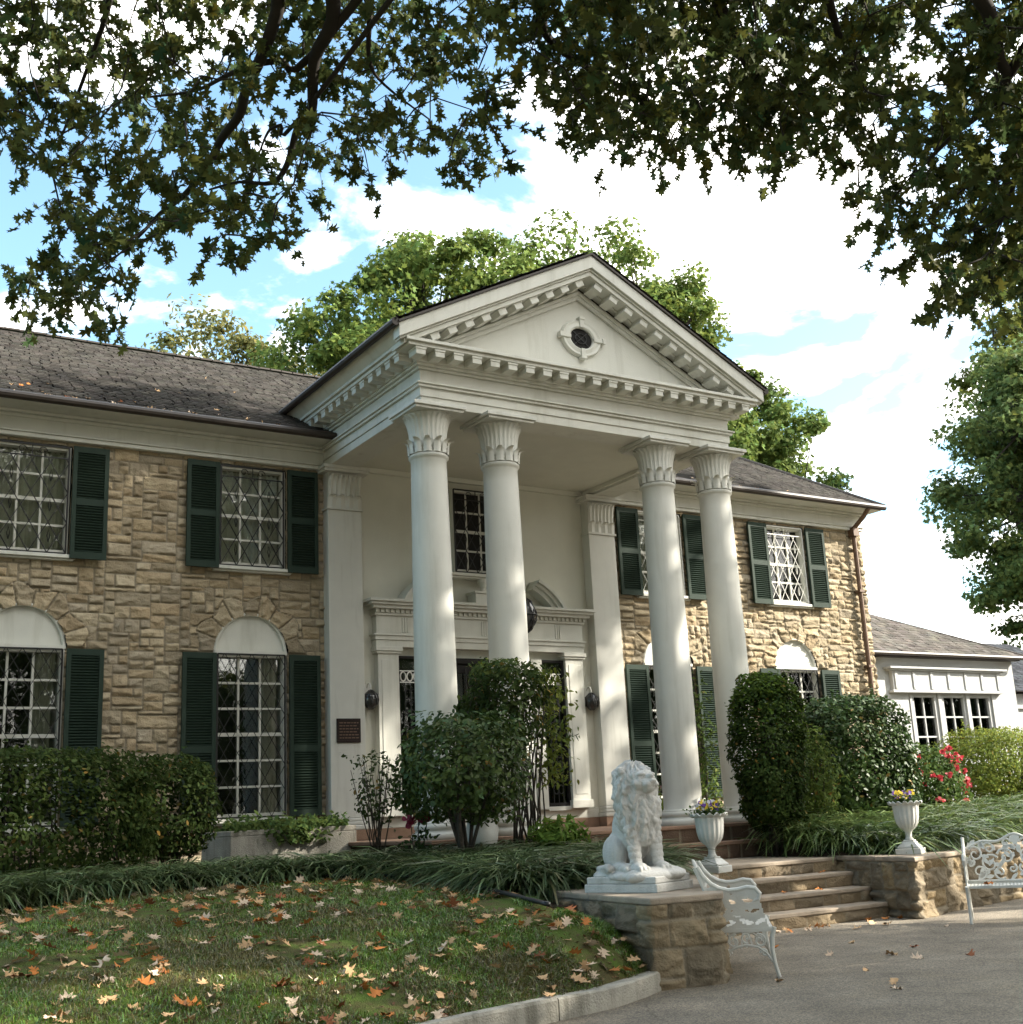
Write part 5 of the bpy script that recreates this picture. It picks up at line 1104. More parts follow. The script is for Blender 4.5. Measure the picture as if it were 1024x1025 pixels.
# favour the visible first two thirds of the strip
i = (rng.beta(1.0,1.7,nl)*(LG.shape[0]-2)).astype(int); j = rng.integers(0,LG.shape[1]-1,nl); fa = rng.random((nl,1)); fb_ = rng.random((nl,1))
P = (LG[i,j]*(1-fa)+LG[i+1,j]*fa)*(1-fb_)+(LG[i,j+1]*(1-fa)+LG[i+1,j+1]*fa)*fb_
keep = fbm(P[:,0],P[:,1],44,.7) > .30+.14*rng.random(nl); P = P[keep]; nl = len(P); a = rng.uniform(0,6.28,nl)
gr = blades('lawn_grass',P-np.array((0,0,.004)),np.stack([np.cos(a),np.sin(a),np.zeros(nl)],-1),rng.uniform(.04,.095,nl),rng.uniform(.004,.008,nl),mBlade,None,np.where((fbm(P[:,0],P[:,1],46,.8)+.12*rng.normal(size=nl) > .53)[:,None], shade_cols(rng,nl,(.17,.15,.05),.4,.1), shade_cols(rng,nl,(.13,.235,.028),.45,.16)),rng,segs=2,rise=.8)
tag(gr,'short green lawn grass growing thinly on the mound','grass',kind='stuff')
# black edging along the planting
e = MB(); EP = [(-4.42,-8.5,-.40),(-4.33,-7.65,-.34),(-4.12,-6.55,-.29),(-4.08,-5.5,-.245),(-4.3,-4.72,-.215),(-4.75,-4.2,-.21)]
ed = dense(EP,.12); e.tube([tuple(p) for p in ed],.022,6); o = e.build('garden_edging', mIron, None, smooth=True); tag(o,'black plastic edging between the lawn and the dark border grass','edging')

# torn bits of old leaves lying in the turf (stuff)
rng = np.random.default_rng(49); nf = 2600; i = (1+rng.beta(1.1,1.1,nf)*40).astype(int); j = rng.integers(0,LG.shape[1]-1,nf); fa = rng.random((nf,1))
P = LG[i,j]*(1-fa)+LG[i+1,j+1]*fa; P[:,2] += .012; P = P[fbm(P[:,0],P[:,1],90,.6) > .33+.25*rng.random(nf)]; nf = len(P)
lt = leaf_cloud('leaf_litter',P,rng.normal(0,.35,(nf,3))+np.array((0,0,1)),rng.uniform(.02,.055,nf),DIA,mDry,None,np.array([(.30,.19,.10),(.20,.10,.05),(.38,.28,.18),(.13,.08,.045)])[rng.integers(0,4,nf)],rng)
tag(lt,'small torn scraps of brown leaves lying in the lawn','leaf litter',kind='stuff')
# fallen leaves ------------------------------------------------------------
tones = [((.60,.38,.20),'tan'),((.52,.19,.05),'orange brown'),((.70,.53,.38),'pale bleached'),((.30,.11,.05),'dark red brown')]
dmats = [M(n_.replace(' ','_')+'_leaf',c_,.8,.2,25,spec=.2) for c_,n_ in tones]
rng = np.random.default_rng(51)
def dry_mesh(k, ti):
    o = OAK*np.array((.85,1))-np.array((0,.5)); r_ = np.random.default_rng(k); a = r_.uniform(.5,1.5); b_ = r_.uniform(-.3,.5)
    V = np.stack([o[:,0],o[:,1],a*o[:,0]**2+b_*o[:,1]**2+.08*r_.normal(size=len(o))],-1); cV = np.array([(0,y,b_*y*y+.02) for y in np.linspace(-.45,.45,6)])
    me = np_mesh('fallen_leaf',V*.115,np.arange(len(o)),[0],[len(o)]); me.materials.append(dmats[ti]); return me
dm = [[dry_mesh(10*ti+k,ti) for k in range(4)] for ti in range(4)]
def drop_leaf(p, place, ti=None, sc=None, nrm=(0,0,1)):
    ti = rng.choice(4,p=[.44,.20,.28,.08]) if ti is None else ti
    o = bpy.data.objects.new('fallen_leaf', dm[ti][rng.integers(4)]); COL.objects.link(o); o.location = p
    q = Vector(nrm).to_track_quat('Z','Y'); o.rotation_euler = (q.to_matrix() @ Euler((rng.normal(0,.35),rng.normal(0,.35),0)).to_matrix() @ Euler((0,0,rng.uniform(0,6.28))).to_matrix()).to_euler()
    s = sc or rng.uniform(.7,1.25); o.scale = (s,s*rng.uniform(.9,1.2),s)
    tag(o,tones[ti][1]+' fallen oak leaf '+place,'fallen leaf','fallen leaves '+place)
LP_ = []
while len(LP_) < 780:
    i = int(1+rng.random()*42); j = rng.integers(1,LG.shape[1]-1)
    if rng.random() > np.linalg.norm(LG[i,-1]-LG[i,0])/9.0: continue
    p = LG[i,j]+np.array((rng.normal(0,.06),rng.normal(0,.06),.018))
    if fbm(p[0],p[1],90,.6) > .30+.2*rng.random(): LP_.append(p)
LP_.sort(key=lambda p: (p[0]-CAMP[0])**2+(p[1]-CAMP[1])**2)
for p in LP_[:225]: drop_leaf(tuple(p),'on the lawn')
P = np.array(LP_[225:]); nf = len(P)
lt = leaf_cloud('fallen_leaf_drift',P+np.array((0,0,.01)),rng.normal(0,.3,(nf,3))+np.array((0,0,1)),rng.uniform(.09,.14,nf),OAK,mDry,None,np.array([t_[0] for t_ in tones])[rng.choice(4,nf,p=[.42,.25,.22,.11])],rng)
tag(lt,'drift of fallen leaves on the far part of the lawn by the border grass','fallen leaves',kind='stuff')
for k in range(16): drop_leaf((rng.uniform(-.6,1.9),-6.72-abs(rng.normal(0,.25)),-1.075),'at the foot of the steps')
for k in range(16): drop_leaf((rng.uniform(-3.2,1.6),rng.uniform(-11,-7.8),-1.078),'on the asphalt drive')
for k in range(5): drop_leaf((rng.uniform(-.2,1.9),-6.5+.32*int(rng.integers(0,4)),0),'lying on a step') if False else None
for x,yv in ((1.2,1),(1.6,2),(.6,1)): drop_leaf((x,-6.45+.32*yv,-1.09+.1775*(yv+1)+.012),'on the stone steps',1)
Nr = (0,-.535,.845)
for k in range(40):
    x = rng.uniform(-8.5,-3.7) if k < 32 else rng.uniform(3.4,8.6); v = abs(rng.normal(0,.3)) if rng.random() < .7 else rng.uniform(0,3.0)
    drop_leaf((x,-.52+v/1.184*.98+0,6.455+v/1.184*.634*.98),'on the shingle roof',None,None,Nr)
drop_leaf((1.73,-8.25,-.655),'on the bench at the right edge',1); 

# ------------------------------------------------------------------ trees
def limb_tree(name, label, cat, base, trunk_h, crown, n_leaf, size, outline, col, seed, tr=.3, nclump=60, clump_r=1.0, mat=mLeaf, gapy=.35, spread=1.0, group=None):
    """crown: list of (centre, radii) ellipsoids"""
    rng = np.random.default_rng(seed); t = thing(name,label,cat,base,group=group); b = np.array(base,float)
    top = b+np.array((rng.normal(0,.3),rng.normal(0,.3),trunk_h)); s = MB()
    s.tube([tuple(b+(0,0,-.3)),tuple(b+(top-b)*.3+rng.normal(0,.08,3)),tuple(b+(top-b)*.7+rng.normal(0,.1,3)),tuple(top)],[tr*1.35,tr,tr*.8,tr*.55],10)
    vols = np.array([np.prod(r) for _,r in crown]); cl = []
    for _ in range(nclump):
        k = rng.choice(len(crown),p=vols/vols.sum()); c,r = crown[k]; d = norm(rng.normal(size=3)); q = rng.random()**.28
        cl.append(np.array(c)+d*np.array(r)*q)
    cl = np.array(cl)
    # limbs
    nmain = 9; mains = []
    for k in range(nmain):
        e = cl[rng.integers(len(cl))]; st_ = b+(top-b)*rng.uniform(.55,1); mid = st_*.5+e*.5+np.array((0,0,.12*np.linalg.norm(e-st_))); mains.append((st_,mid,e)); s.tube([tuple(st_),tuple(mid),tuple(e)],[tr*.42,tr*.25,tr*.06],7)
    nodes = np.concatenate([np.array([m_[1]*.5+m_[2]*.5,m_[1],m_[0]*.5+m_[1]*.5]) for m_ in mains])
    for e in cl:
        q = nodes[np.argmin(np.linalg.norm(nodes-e,axis=1))]; s.tube([tuple(q),tuple((q+e)/2+rng.normal(0,.15,3)),tuple(e)],[tr*.12,tr*.08,tr*.03],5)
    s.build('trunk', mBark, t, smooth=True)
    per = n_leaf//nclump; Pn = []; Nn = []
    for e in cl:
        cr = clump_r*rng.uniform(.55,1.3); d = norm(rng.normal(size=(per,3))); q = rng.random((per,1))**.45
        sq = norm(rng.normal(size=3))*rng.uniform(.2,.9); p = e+(d*np.array((1.1,1.1,.7))+sq*(d@sq)[:,None])*q*cr*spread; Pn.append(p); Nn.append(d*.6+np.array((0,0,.5))+rng.normal(0,.5,(per,3)))
    P = np.concatenate(Pn); Nm = np.concatenate(Nn)
    k = fbm(P[:,0]+P[:,1]*.6,P[:,2]+P[:,1]*.5,seed+3,clump_r*.8) > gapy-.08+.16*rng.random(len(P)); P = P[k]; Nm = Nm[k]; n = len(P)
    c = shade_cols(rng,n,col,.32,.12)*(.8+.4*fbm(P[:,0]+P[:,1],P[:,2],seed+5,2.0))[:,None]
    leaf_cloud('crown',P,Nm,rng.uniform(size[0],size[1],n),outline,mat,t,c,rng,droop=(0,0,-.3))
    return t
limb_tree('broad_tree','broad bright green tree rising behind the portico roof','tree',(11.5,16,-1.13),11,[((9.3,15,15.4),(5.6,4.2,4.1)),((13.5,15,16.4),(5,4,4.2)),((4.6,15,13.2),(2.8,3,2.8)),((17.3,15,15.2),(2.8,3,2.8)),((11,15,12),(8,4,2.5))],150000,(.13,.26),STAR,(.165,.225,.055),61,.5,330,.85,gapy=.41)
limb_tree('broad_tree','green tree showing right of the pediment above the right wing','tree',(20,15,-1.13),9,[((20.3,14.5,14.2),(3.0,2.6,2.6)),((21.2,14.5,11.3),(2.2,2.5,2.2)),((17.5,14.5,12.2),(2.4,2.5,2.6))],50000,(.13,.26),STAR,(.15,.21,.055),62,.35,120,.75,gapy=.42)
limb_tree('pale_tree','thin yellowish tree showing over the left roof ridge','tree',(2.6,22,-1.13),12,[((2.0,22,15.8),(2.2,2.2,2.4)),((5.2,22,15.0),(2.6,2,2.2)),((7.5,22,14.0),(2,2,1.8))],17000,(.16,.30),DIA,(.20,.20,.075),63,.25,60,.9,gapy=.45)
limb_tree('dark_tree','large dark green tree at the right edge behind the annex','tree',(32,10,-1.13),6,[((32.4,10,12),(4.8,4,5.2)),((31.4,10,6.4),(2.9,3,3.6)),((35,10,14),(4.5,4,5)),((31.2,10,15.5),(2.6,3,2.8))],95000,(.15,.30),STAR,(.15,.20,.065),64,.5,260,.95,gapy=.44)
limb_tree('yellowing_tree','light yellow-green tree top behind the dark tree at the right edge','tree',(40,16,-1.13),12,[((40.5,16,22),(3.5,3,4.0)),((42,16,17),(4,3,4))],12000,(.25,.45),STAR,(.13,.15,.035),65,.35,50,1.2,gapy=.4)
limb_tree('distant_tree','small distant tree just above the right end of the roof','tree',(41.5,30,-1.13),14,[((41.4,30,17.2),(1.7,1.5,1.3))],1600,(.25,.45),STAR,(.07,.10,.035),66,.25,20,.8,gapy=.42)

# unseen oaks added round the drive, outside the picture, to shade the place
for k,(x,y,hh,rr_,nl) in enumerate(((19,-15.8,18,6.0,15000),(9.5,-15.8,9.5,4.0,2400),(4,-33,13,7,15000),(-15,-36,14,7.5,15000),(-27,-24,13,7,15000),(-26,-8,13,6,13000),(24,-28,14,6.5,13000),(-16.5,-9.5,13,5.0,15000))):
    limb_tree('added_oak',('tall unseen oak added right of the drive to shade the portico','small unseen oak added right of the drive to shade the lion','unseen oak added behind the camera across the drive to cut sky light','tall unseen oak added far behind the camera on the left to cut sky light','unseen oak added on the far left of the drive to cut sky light','unseen oak added left of the house front to cut sky light','unseen oak added far behind the right end of the drive to cut sky light','unseen oak added close on the left of the lawn to shade the left wing')[k],'tree',(x,y,-1.13),hh*.5,[((x,y,hh),(rr_,rr_,4.8 if hh<15 else 6))],nl,(.28,.5),STAR,(.06,.085,.03),100+k,.4,70,1.5,gapy=.36)

rng = np.random.default_rng(120); n = 36000; a = rng.uniform(R_(-165),R_(25),n); r_ = rng.uniform(62,78,n)
hgt = 9+13*fbm(a*9,r_*0,121,1.0); P = np.stack([r_*np.cos(a),r_*np.sin(a)-8,-1+rng.random(n)**.8*hgt],-1)
tag(leaf_cloud('added_wood',P,rng.normal(0,1,(n,3))+np.array((0,0,.5)),rng.uniform(.9,1.7,n),STAR,mLeaf,None,shade_cols(rng,n,(.055,.08,.03),.35),rng),'far unseen wood added behind the camera to darken the window reflections','wood',kind='stuff')  # unseen wood added so the panes reflect dark trees instead of sky

# ------------------------------------------------------------------ the oak that overhangs the camera
CLUSTERS="""-582,-1104,601 -675,-1040,570 -405,-1081,693 -113,-1188,469 -364,-1080,776 -347,-1270,395 -351,-1112,782 -600,-1003,688 -348,-1211,600 -278,-1005,693 -709,-754,764 -706,-741,907 -857,-770,513 -127,-1203,644 -427,-957,763 -527,-933,752 -827,-703,607 -745,-725,740 -111,-1215,521 -769,-657,635 -142,-1187,677 -835,-932,586 -831,-856,588 -846,-809,491 -645,-1102,655 -228,-1217,436 -244,-1106,665 -266,-1047,652 -921,-850,696 -798,-933,720 -652,-923,661 -268,-1014,736 -488,-1000,685 -901,-760,806 -437,-971,649 -703,-780,655 -775,-1019,669 -764,-793,584 -513,-1052,596 -778,-873,522 -809,-947,612 -299,-1297,548 -953,-838,725 -681,-695,681 -473,-936,818 -269,-1158,597 -901,-846,661 -881,-756,623 -277,-1280,643 -246,-1291,653 -380,-1245,667 -277,-1262,471 -550,-887,706 -288,-1141,656 -208,-1243,560 -309,-1180,653 -174,-1158,617 -808,-767,547 -174,-1080,702 -273,-1283,464 -415,-1100,693 -783,-709,826 -849,-596,555 -358,-920,826 -412,-964,746 -274,-1319,471 -716,-854,706 -752,-698,813 -283,-1230,448 -391,-1183,687 -247,-1314,575 -513,-1084,725 -696,-782,820 -823,-746,776 -926,-769,734 -795,-880,730 -700,-975,585 -862,-774,707 -748,-846,755 -846,-745,840 -591,-1029,693 -352,-1133,625 -117,-1255,704 -811,-595,717 -333,-1100,617 -490,-1011,785 -418,-1070,752 -328,-1336,608 -220,-1159,711 -306,-1137,735 -150,-1031,714 -610,-960,699 -699,-753,607 -582,-789,795 -697,-923,709 -554,-965,636 -590,-818,857 -548,-879,667 -678,-949,729 -342,-1175,739 -170,-1249,548 -187,-1287,596 -308,-1275,416 -362,-974,815 -599,-938,806 -745,-659,729 -830,-827,571 -385,-963,671 -859,-835,724 -212,-1138,624 -673,-823,641 -312,-1119,654 -307,-1176,687 -570,-1128,643 -231,-1129,541 -287,-1290,586 -545,-1159,669 -584,-754,687 -223,-1271,610 -607,-1090,683 -316,-1241,566 -663,-935,778 -896,-788,722 -166,-1226,481 -313,-981,850 -172,-1081,611 -869,-805,574 -280,-1315,510 -497,-866,669 -289,-1350,556 -108,-1247,778 -389,-971,687 -156,-1169,582 -277,-1094,769 -526,-1162,675 -590,-890,775 -700,-857,734 -410,-1201,559 -724,-732,629 -737,-913,536 -275,-1135,741 -812,-782,799 -267,-1278,666 -618,-903,821 -340,-992,682 -253,-1261,446 -276,-1324,587 -162,-1245,455 -743,-1015,665 -72,-1188,519 -935,-835,646 -799,-835,516 -190,-1155,545 -771,-869,695 -208,-1235,678 -824,-710,699 -934,-838,732 -908,-899,670 -207,-1034,773 -788,-802,584 -560,-1105,632 -454,-1054,686 -579,-869,833 -222,-1321,654 -272,-1165,732 -478,-1062,635 -932,-714,842 -910,-828,588 -184,-1049,796 -276,-1320,657 -165,-1169,596 -494,-872,751 -646,-920,616 -363,-1006,738 -161,-1135,473 -766,-751,696 -553,-1140,640 -199,-1210,610 -249,-1282,479 -304,-1123,626 -209,-1148,572 -816,-832,688 -291,-1033,696 -880,-906,554 -308,-952,810 -481,-1125,550 -118,-1238,593 -222,-1272,534 -408,-1180,596 -676,-911,656 -784,-648,784 -855,-903,716 -127,-1056,756 -245,-1163,770 -332,-1056,699 -298,-1284,442 -770,-749,865 -534,-1153,636 -602,-892,621 -837,-929,723 -204,-1281,592 -858,-736,780 -262,-1279,506 -472,-1114,610 -502,-1118,604 -386,-1100,621 -716,-1001,712 -281,-1121,784 -264,-1118,699 -590,-865,749 -530,-844,858 -691,-805,623 -668,-953,705 -603,-1086,641 -897,-874,735 -235,-1273,460 -691,-862,827 -179,-1121,520 -95,-1212,548 -213,-1048,741 -294,-1255,446 -190,-1103,541 -287,-961,731 -442,-1199,641 -440,-1033,772 -326,-960,724 -479,-1055,772 -794,-927,576 -317,-1096,774 -365,-1118,706 -426,-1184,611 -219,-1163,777 -642,-795,769 -165,-1199,469 -201,-1241,736 -318,-1010,740 -405,-915,821 -770,-809,601 -518,-1149,539 -242,-1239,624 -496,-1139,676 -860,-764,684 -353,-1234,624 -269,-1198,486 -360,-1152,664 -352,-1317,617 -446,-1209,661 -548,-1111,572 -936,-878,594 -192,-1046,814 -344,-1267,490 -788,-949,606 -226,-1032,668 -492,-1056,647 -195,-1260,586 -567,-1081,714 -706,-777,845 -352,-1107,622 -329,-1309,572 -231,-1057,652 -745,-689,850 -122,-1054,783 -761,-954,609 -577,-1106,638 -390,-1214,550 -597,-952,675 -883,-812,634 -745,-802,612 -179,-1274,699 -173,-1259,642 -484,-1098,603 -655,-1002,574 -844,-916,447 -297,-1024,814 -507,-1070,719 -851,-678,859 -312,-1124,786 -415,-1148,673 -850,-783,539 -263,-1230,500 -363,-1290,505 -328,-1078,780 -400,-1095,586 -770,-946,476 -146,-1068,824 -826,-718,748 -716,-957,527 -454,-1182,690 -708,-900,662 -622,-1027,640 -894,-766,668 -359,-1082,699 -192,-1135,608 -335,-1252,631 -929,-881,570 -420,-1042,688 -653,-969,694 -131,-1077,735 -198,-1195,601 -142,-1032,613 -819,-768,491 -271,-1323,485 -505,-1073,686 -295,-1280,480 -207,-1252,440 -295,-967,784 -621,-1000,694 -668,-769,605 -289,-1256,570 -430,-1105,620 -616,-767,691 -843,-810,613 -346,-1231,557 -343,-1198,720 -184,-1129,791 -737,-956,474 -844,-674,622 -590,-1050,594 -465,-1203,659 -759,-911,683 -496,-1062,610 -233,-1239,552 -182,-1065,628 -372,-1008,772 -443,-1106,737 -928,-643,843 -512,-1148,623 -359,-1063,742 -647,-851,760 -303,-1094,740 -941,-833,666 -323,-1193,577 -428,-1034,790 -370,-1041,623 -707,-735,700 -323,-1121,614 -278,-1150,744 -377,-946,764 -345,-1100,598 -321,-1332,561 -333,-990,819 -226,-1234,705 -186,-1162,570 -220,-1294,553 -450,-1144,675 -857,-910,464 -369,-1106,592 -256,-1090,682 -448,-1151,708 -843,-577,589 -802,-961,535 -222,-1222,689 -476,-1108,591 -875,-781,632 -586,-805,728 -398,-995,775 -213,-1271,657 -407,-964,669 -824,-815,648 -705,-774,709 -417,-931,739 -815,-894,638 -135,-1220,648 -231,-1186,495 -213,-1255,665 -568,-1138,676 -459,-1202,601 -182,-1135,829 -386,-1254,643 -426,-1120,579 -258,-1052,861 -315,-989,879 -397,-945,785 -812,-742,582 -311,-1127,705 -815,-637,830 -768,-683,673 -837,-966,663 -904,-727,712 -192,-1118,574 -288,-1067,747 -281,-1070,788 -342,-1118,621 -426,-1000,672 -149,-1147,497 -578,-1034,575 -349,-950,675 -206,-1256,521 -250,-1171,611 -767,-884,749 -229,-1226,656 -293,-981,735 -207,-1318,686 -317,-1224,650 -646,-869,719 -147,-1115,654 -169,-1069,788 -448,-1017,611 -513,-1158,603 -323,-1106,691 -839,-668,531 -292,-1292,533 -409,-971,833 -851,-638,819 -231,-1080,649 -901,-682,765 -342,-986,738 -715,-920,718 -273,-980,808 -502,-1152,687 -519,-1078,639 -242,-1210,419 -204,-1136,712 -204,-964,684 -382,-1098,595 -253,-1153,575 -199,-1256,737 -362,-1124,625 -283,-1311,384 -408,-1186,516 -506,-920,743 -566,-841,747 -719,-720,734 -303,-1045,727 -194,-1183,519 -228,-1309,643 -285,-1212,445 -632,-918,581 -434,-1101,689 -136,-1179,593 -626,-1035,720 -550,-1059,619 -342,-1207,590 -811,-722,771 -475,-1059,709 -806,-899,503 -395,-1234,654 -436,-1130,713 -356,-1168,708 -267,-1164,682 -578,-965,581 -498,-1022,645 -853,-839,452 -485,-901,835 -292,-1014,719 -788,-727,787 -181,-1240,584 -728,-871,621 -219,-1187,710 -328,-966,669 -225,-1225,474 -228,-1256,504 -212,-1178,806 -560,-1244,804 229,-1313,904 346,-1459,1089 -853,-1008,776 -1037,-827,884 -59,-1526,813 -440,-1175,713 -1008,-570,959 -138,-1230,948 -597,-896,927 -467,-968,1198 -489,-1007,864 47,-1225,797 -929,-967,908 -161,-1480,840 -343,-1212,938 -331,-1192,739 -142,-1412,909 174,-1399,806 17,-1205,863 -42,-1298,794 -1047,-839,986 -830,-743,923 107,-1251,959 -968,-798,644 80,-1324,794 -366,-1257,811 -606,-1161,760 -975,-924,715 -708,-984,833 -726,-1048,974 32,-1497,809 -885,-1056,879 -554,-1055,769 -1034,-885,618 220,-1458,887 60,-1474,757 87,-1298,595 -134,-1247,799 -1128,-849,945 -446,-1173,940 -853,-719,1031 -487,-1255,711 -1038,-570,717 -600,-1208,797 -960,-626,1017 -1196,-488,1169 83,-1224,721 200,-1382,1059 259,-1409,758 -703,-1113,777 -1092,-815,974 -769,-919,798 -753,-882,1054 -834,-1028,883 -813,-878,1081 -1105,-691,962 -377,-1035,873 203,-1300,760 -614,-980,984 -339,-1211,771 -658,-982,1092 10,-1384,1063 -984,-735,1165 282,-1433,819 -6,-1240,1136 -275,-1265,786 -143,-1286,804 -1124,-700,796 -443,-1113,899 -856,-1046,781 187,-1355,955 -1084,-679,750 -143,-1268,937 -885,-1024,734 346,-1434,895 -985,-912,662 -634,-1098,730 -1069,-717,940 -359,-1060,930 37,-1355,835 -920,-874,960 -662,-825,1025 -378,-1013,1072 -307,-1264,828 -401,-1323,839 -832,-991,754 -995,-678,717 -90,-1305,997 -1147,-469,873 -892,-850,767 -934,-827,945 -118,-1456,819 138,-1256,816 55,-1313,625 37,-1311,665 -642,-1138,817 -1044,-622,978 165,-1378,982 -1073,-883,680 87,-1350,612 181,-1425,903 -1007,-822,966 -1043,-726,768 -430,-997,1166 -154,-1206,856 -312,-1056,897 -1165,-434,853 52,-1446,679 -131,-1506,734 15,-1468,542 -820,-762,863 -449,-1051,1144 -625,-958,821 -1036,-589,665 -1119,-870,745 -371,-1128,1068 -100,-1418,888 131,-1382,728 73,-1188,624 -1097,-825,687 -51,-1409,500 -1098,-636,690 -420,-1237,725 -129,-1465,618 -325,-1339,901 -127,-1169,1105 131,-1411,680 -1095,-627,643 -1250,-475,1209 -1231,-469,1059 87,-1316,1089 -639,-1095,963 -424,-1254,791 -102,-1509,840 -146,-1362,892 -826,-900,782 -239,-1114,1202 -40,-1328,1058 -1080,-719,1036 -1164,-893,887 -162,-1334,778 -153,-1185,1016 -726,-1094,695 -923,-771,931 -131,-1413,816 16,-1442,951 -963,-1007,836 -2,-1512,598 -376,-1025,1179 -15,-1446,734 -910,-929,792 245,-1431,700 64,-1197,756 -626,-880,975 -229,-1150,1103 -298,-1077,1059 -830,-813,1115 -704,-794,994 -628,-1033,981 -951,-662,676 -143,-1425,602 -877,-890,976 68,-1533,830 -1162,-576,645 203,-1365,664 253,-1354,648 -998,-807,899 -46,-1286,1123 -680,-1082,777 -597,-1171,655 -8,-1179,595 -1153,-443,788 -771,-821,851 -820,-1016,848 -218,-1368,811 387,-1490,1164 -334,-1357,817 -1046,-822,960 -495,-1125,806 -924,-976,707 -955,-747,755 -229,-1325,603 32,-1346,904 -927,-666,966 -174,-1409,679 -1117,-597,1232 -307,-1229,930 -496,-935,1034 -864,-891,930 -130,-1257,890 -1121,-750,553 -285,-1279,991 -1121,-838,856 52,-1377,698 -943,-744,1158 159,-1468,1036 -1066,-673,695 216,-1427,809 -465,-1272,722 -1168,-626,975 -502,-994,1067 -1125,-733,996 -622,-828,1070 -573,-1066,787 -27,-1273,565 -702,-1076,865 -856,-1015,858 -681,-1143,701 -788,-1058,803 -778,-1062,937 -737,-1043,733 -1157,-583,900 -302,-1389,696 6,-1189,672 -1016,-816,854 -912,-966,957 -393,-1175,735 -994,-834,534 -1057,-658,1064 -1083,-665,904 -1006,-790,1041 -535,-1257,735 -1180,-802,850 -645,-841,876 -735,-949,790 -481,-1065,945 -1191,-470,1013 -1155,-663,792 -329,-1136,1037 -744,-763,1038 -924,-986,784 288,-1478,1112 -635,-847,1151 -301,-1236,793 -99,-1223,875 -708,-923,997 -517,-1227,888 -192,-1098,991 -15,-1329,918 -16,-1400,877 -1090,-649,730 422,-1369,689 -97,-1190,945 -965,-782,994 -962,-857,879 -237,-1334,946 228,-1376,948 -249,-1425,752 -435,-1233,928 -1119,-801,838 316,-1452,1022 -33,-1543,707 -1146,-892,852 148,-1363,671 -80,-1263,947 -425,-1302,886 -1005,-610,694 113,-1273,852 -474,-1236,766 -1046,-557,958 -989,-898,609 -655,-971,1050 -619,-1032,874 -801,-983,990 -1169,-663,732 -558,-1201,648 -79,-1205,1052 25,-1460,587 82,-1252,992 -1025,-710,688 -1012,-838,793 -1011,-912,835 -499,-941,976 -1010,-654,813 -601,-1203,714 -1104,-621,895 -1172,-583,719 -50,-1257,612 143,-1219,784 423,-1386,739 -696,-1134,881 -724,-989,1004 -1219,-423,983 -1108,-682,1020 -63,-1423,737 42,-1269,640 -90,-1264,731 -15,-1228,1077 -536,-994,1141 -1068,-634,670 93,-1304,751 -142,-1511,766 -76,-1333,521 -1229,-443,1020 -320,-1231,750 -148,-1432,523 -1198,-414,768 -1240,-510,1128 -205,-1237,766 169,-1408,1117 -258,-1213,936 -785,-1037,916 -559,-1175,703 -31,-1375,534 -363,-1165,912 -585,-1033,755 -929,-840,787 -361,-1332,743 -455,-1074,921 -82,-1323,717 -610,-1080,927 -1063,-849,514 -420,-1203,1004 -70,-1281,760 -73,-1361,1045 -146,-1448,868 -756,-919,910 -442,-938,1091 -965,-946,672 101,-1304,923 -1223,-437,924 96,-1358,921 -360,-1057,1041 -1198,-428,688 111,-1371,601 -258,-1222,1081 196,-1400,600 45,-1482,874 -1216,-715,1038 39,-1458,767"""
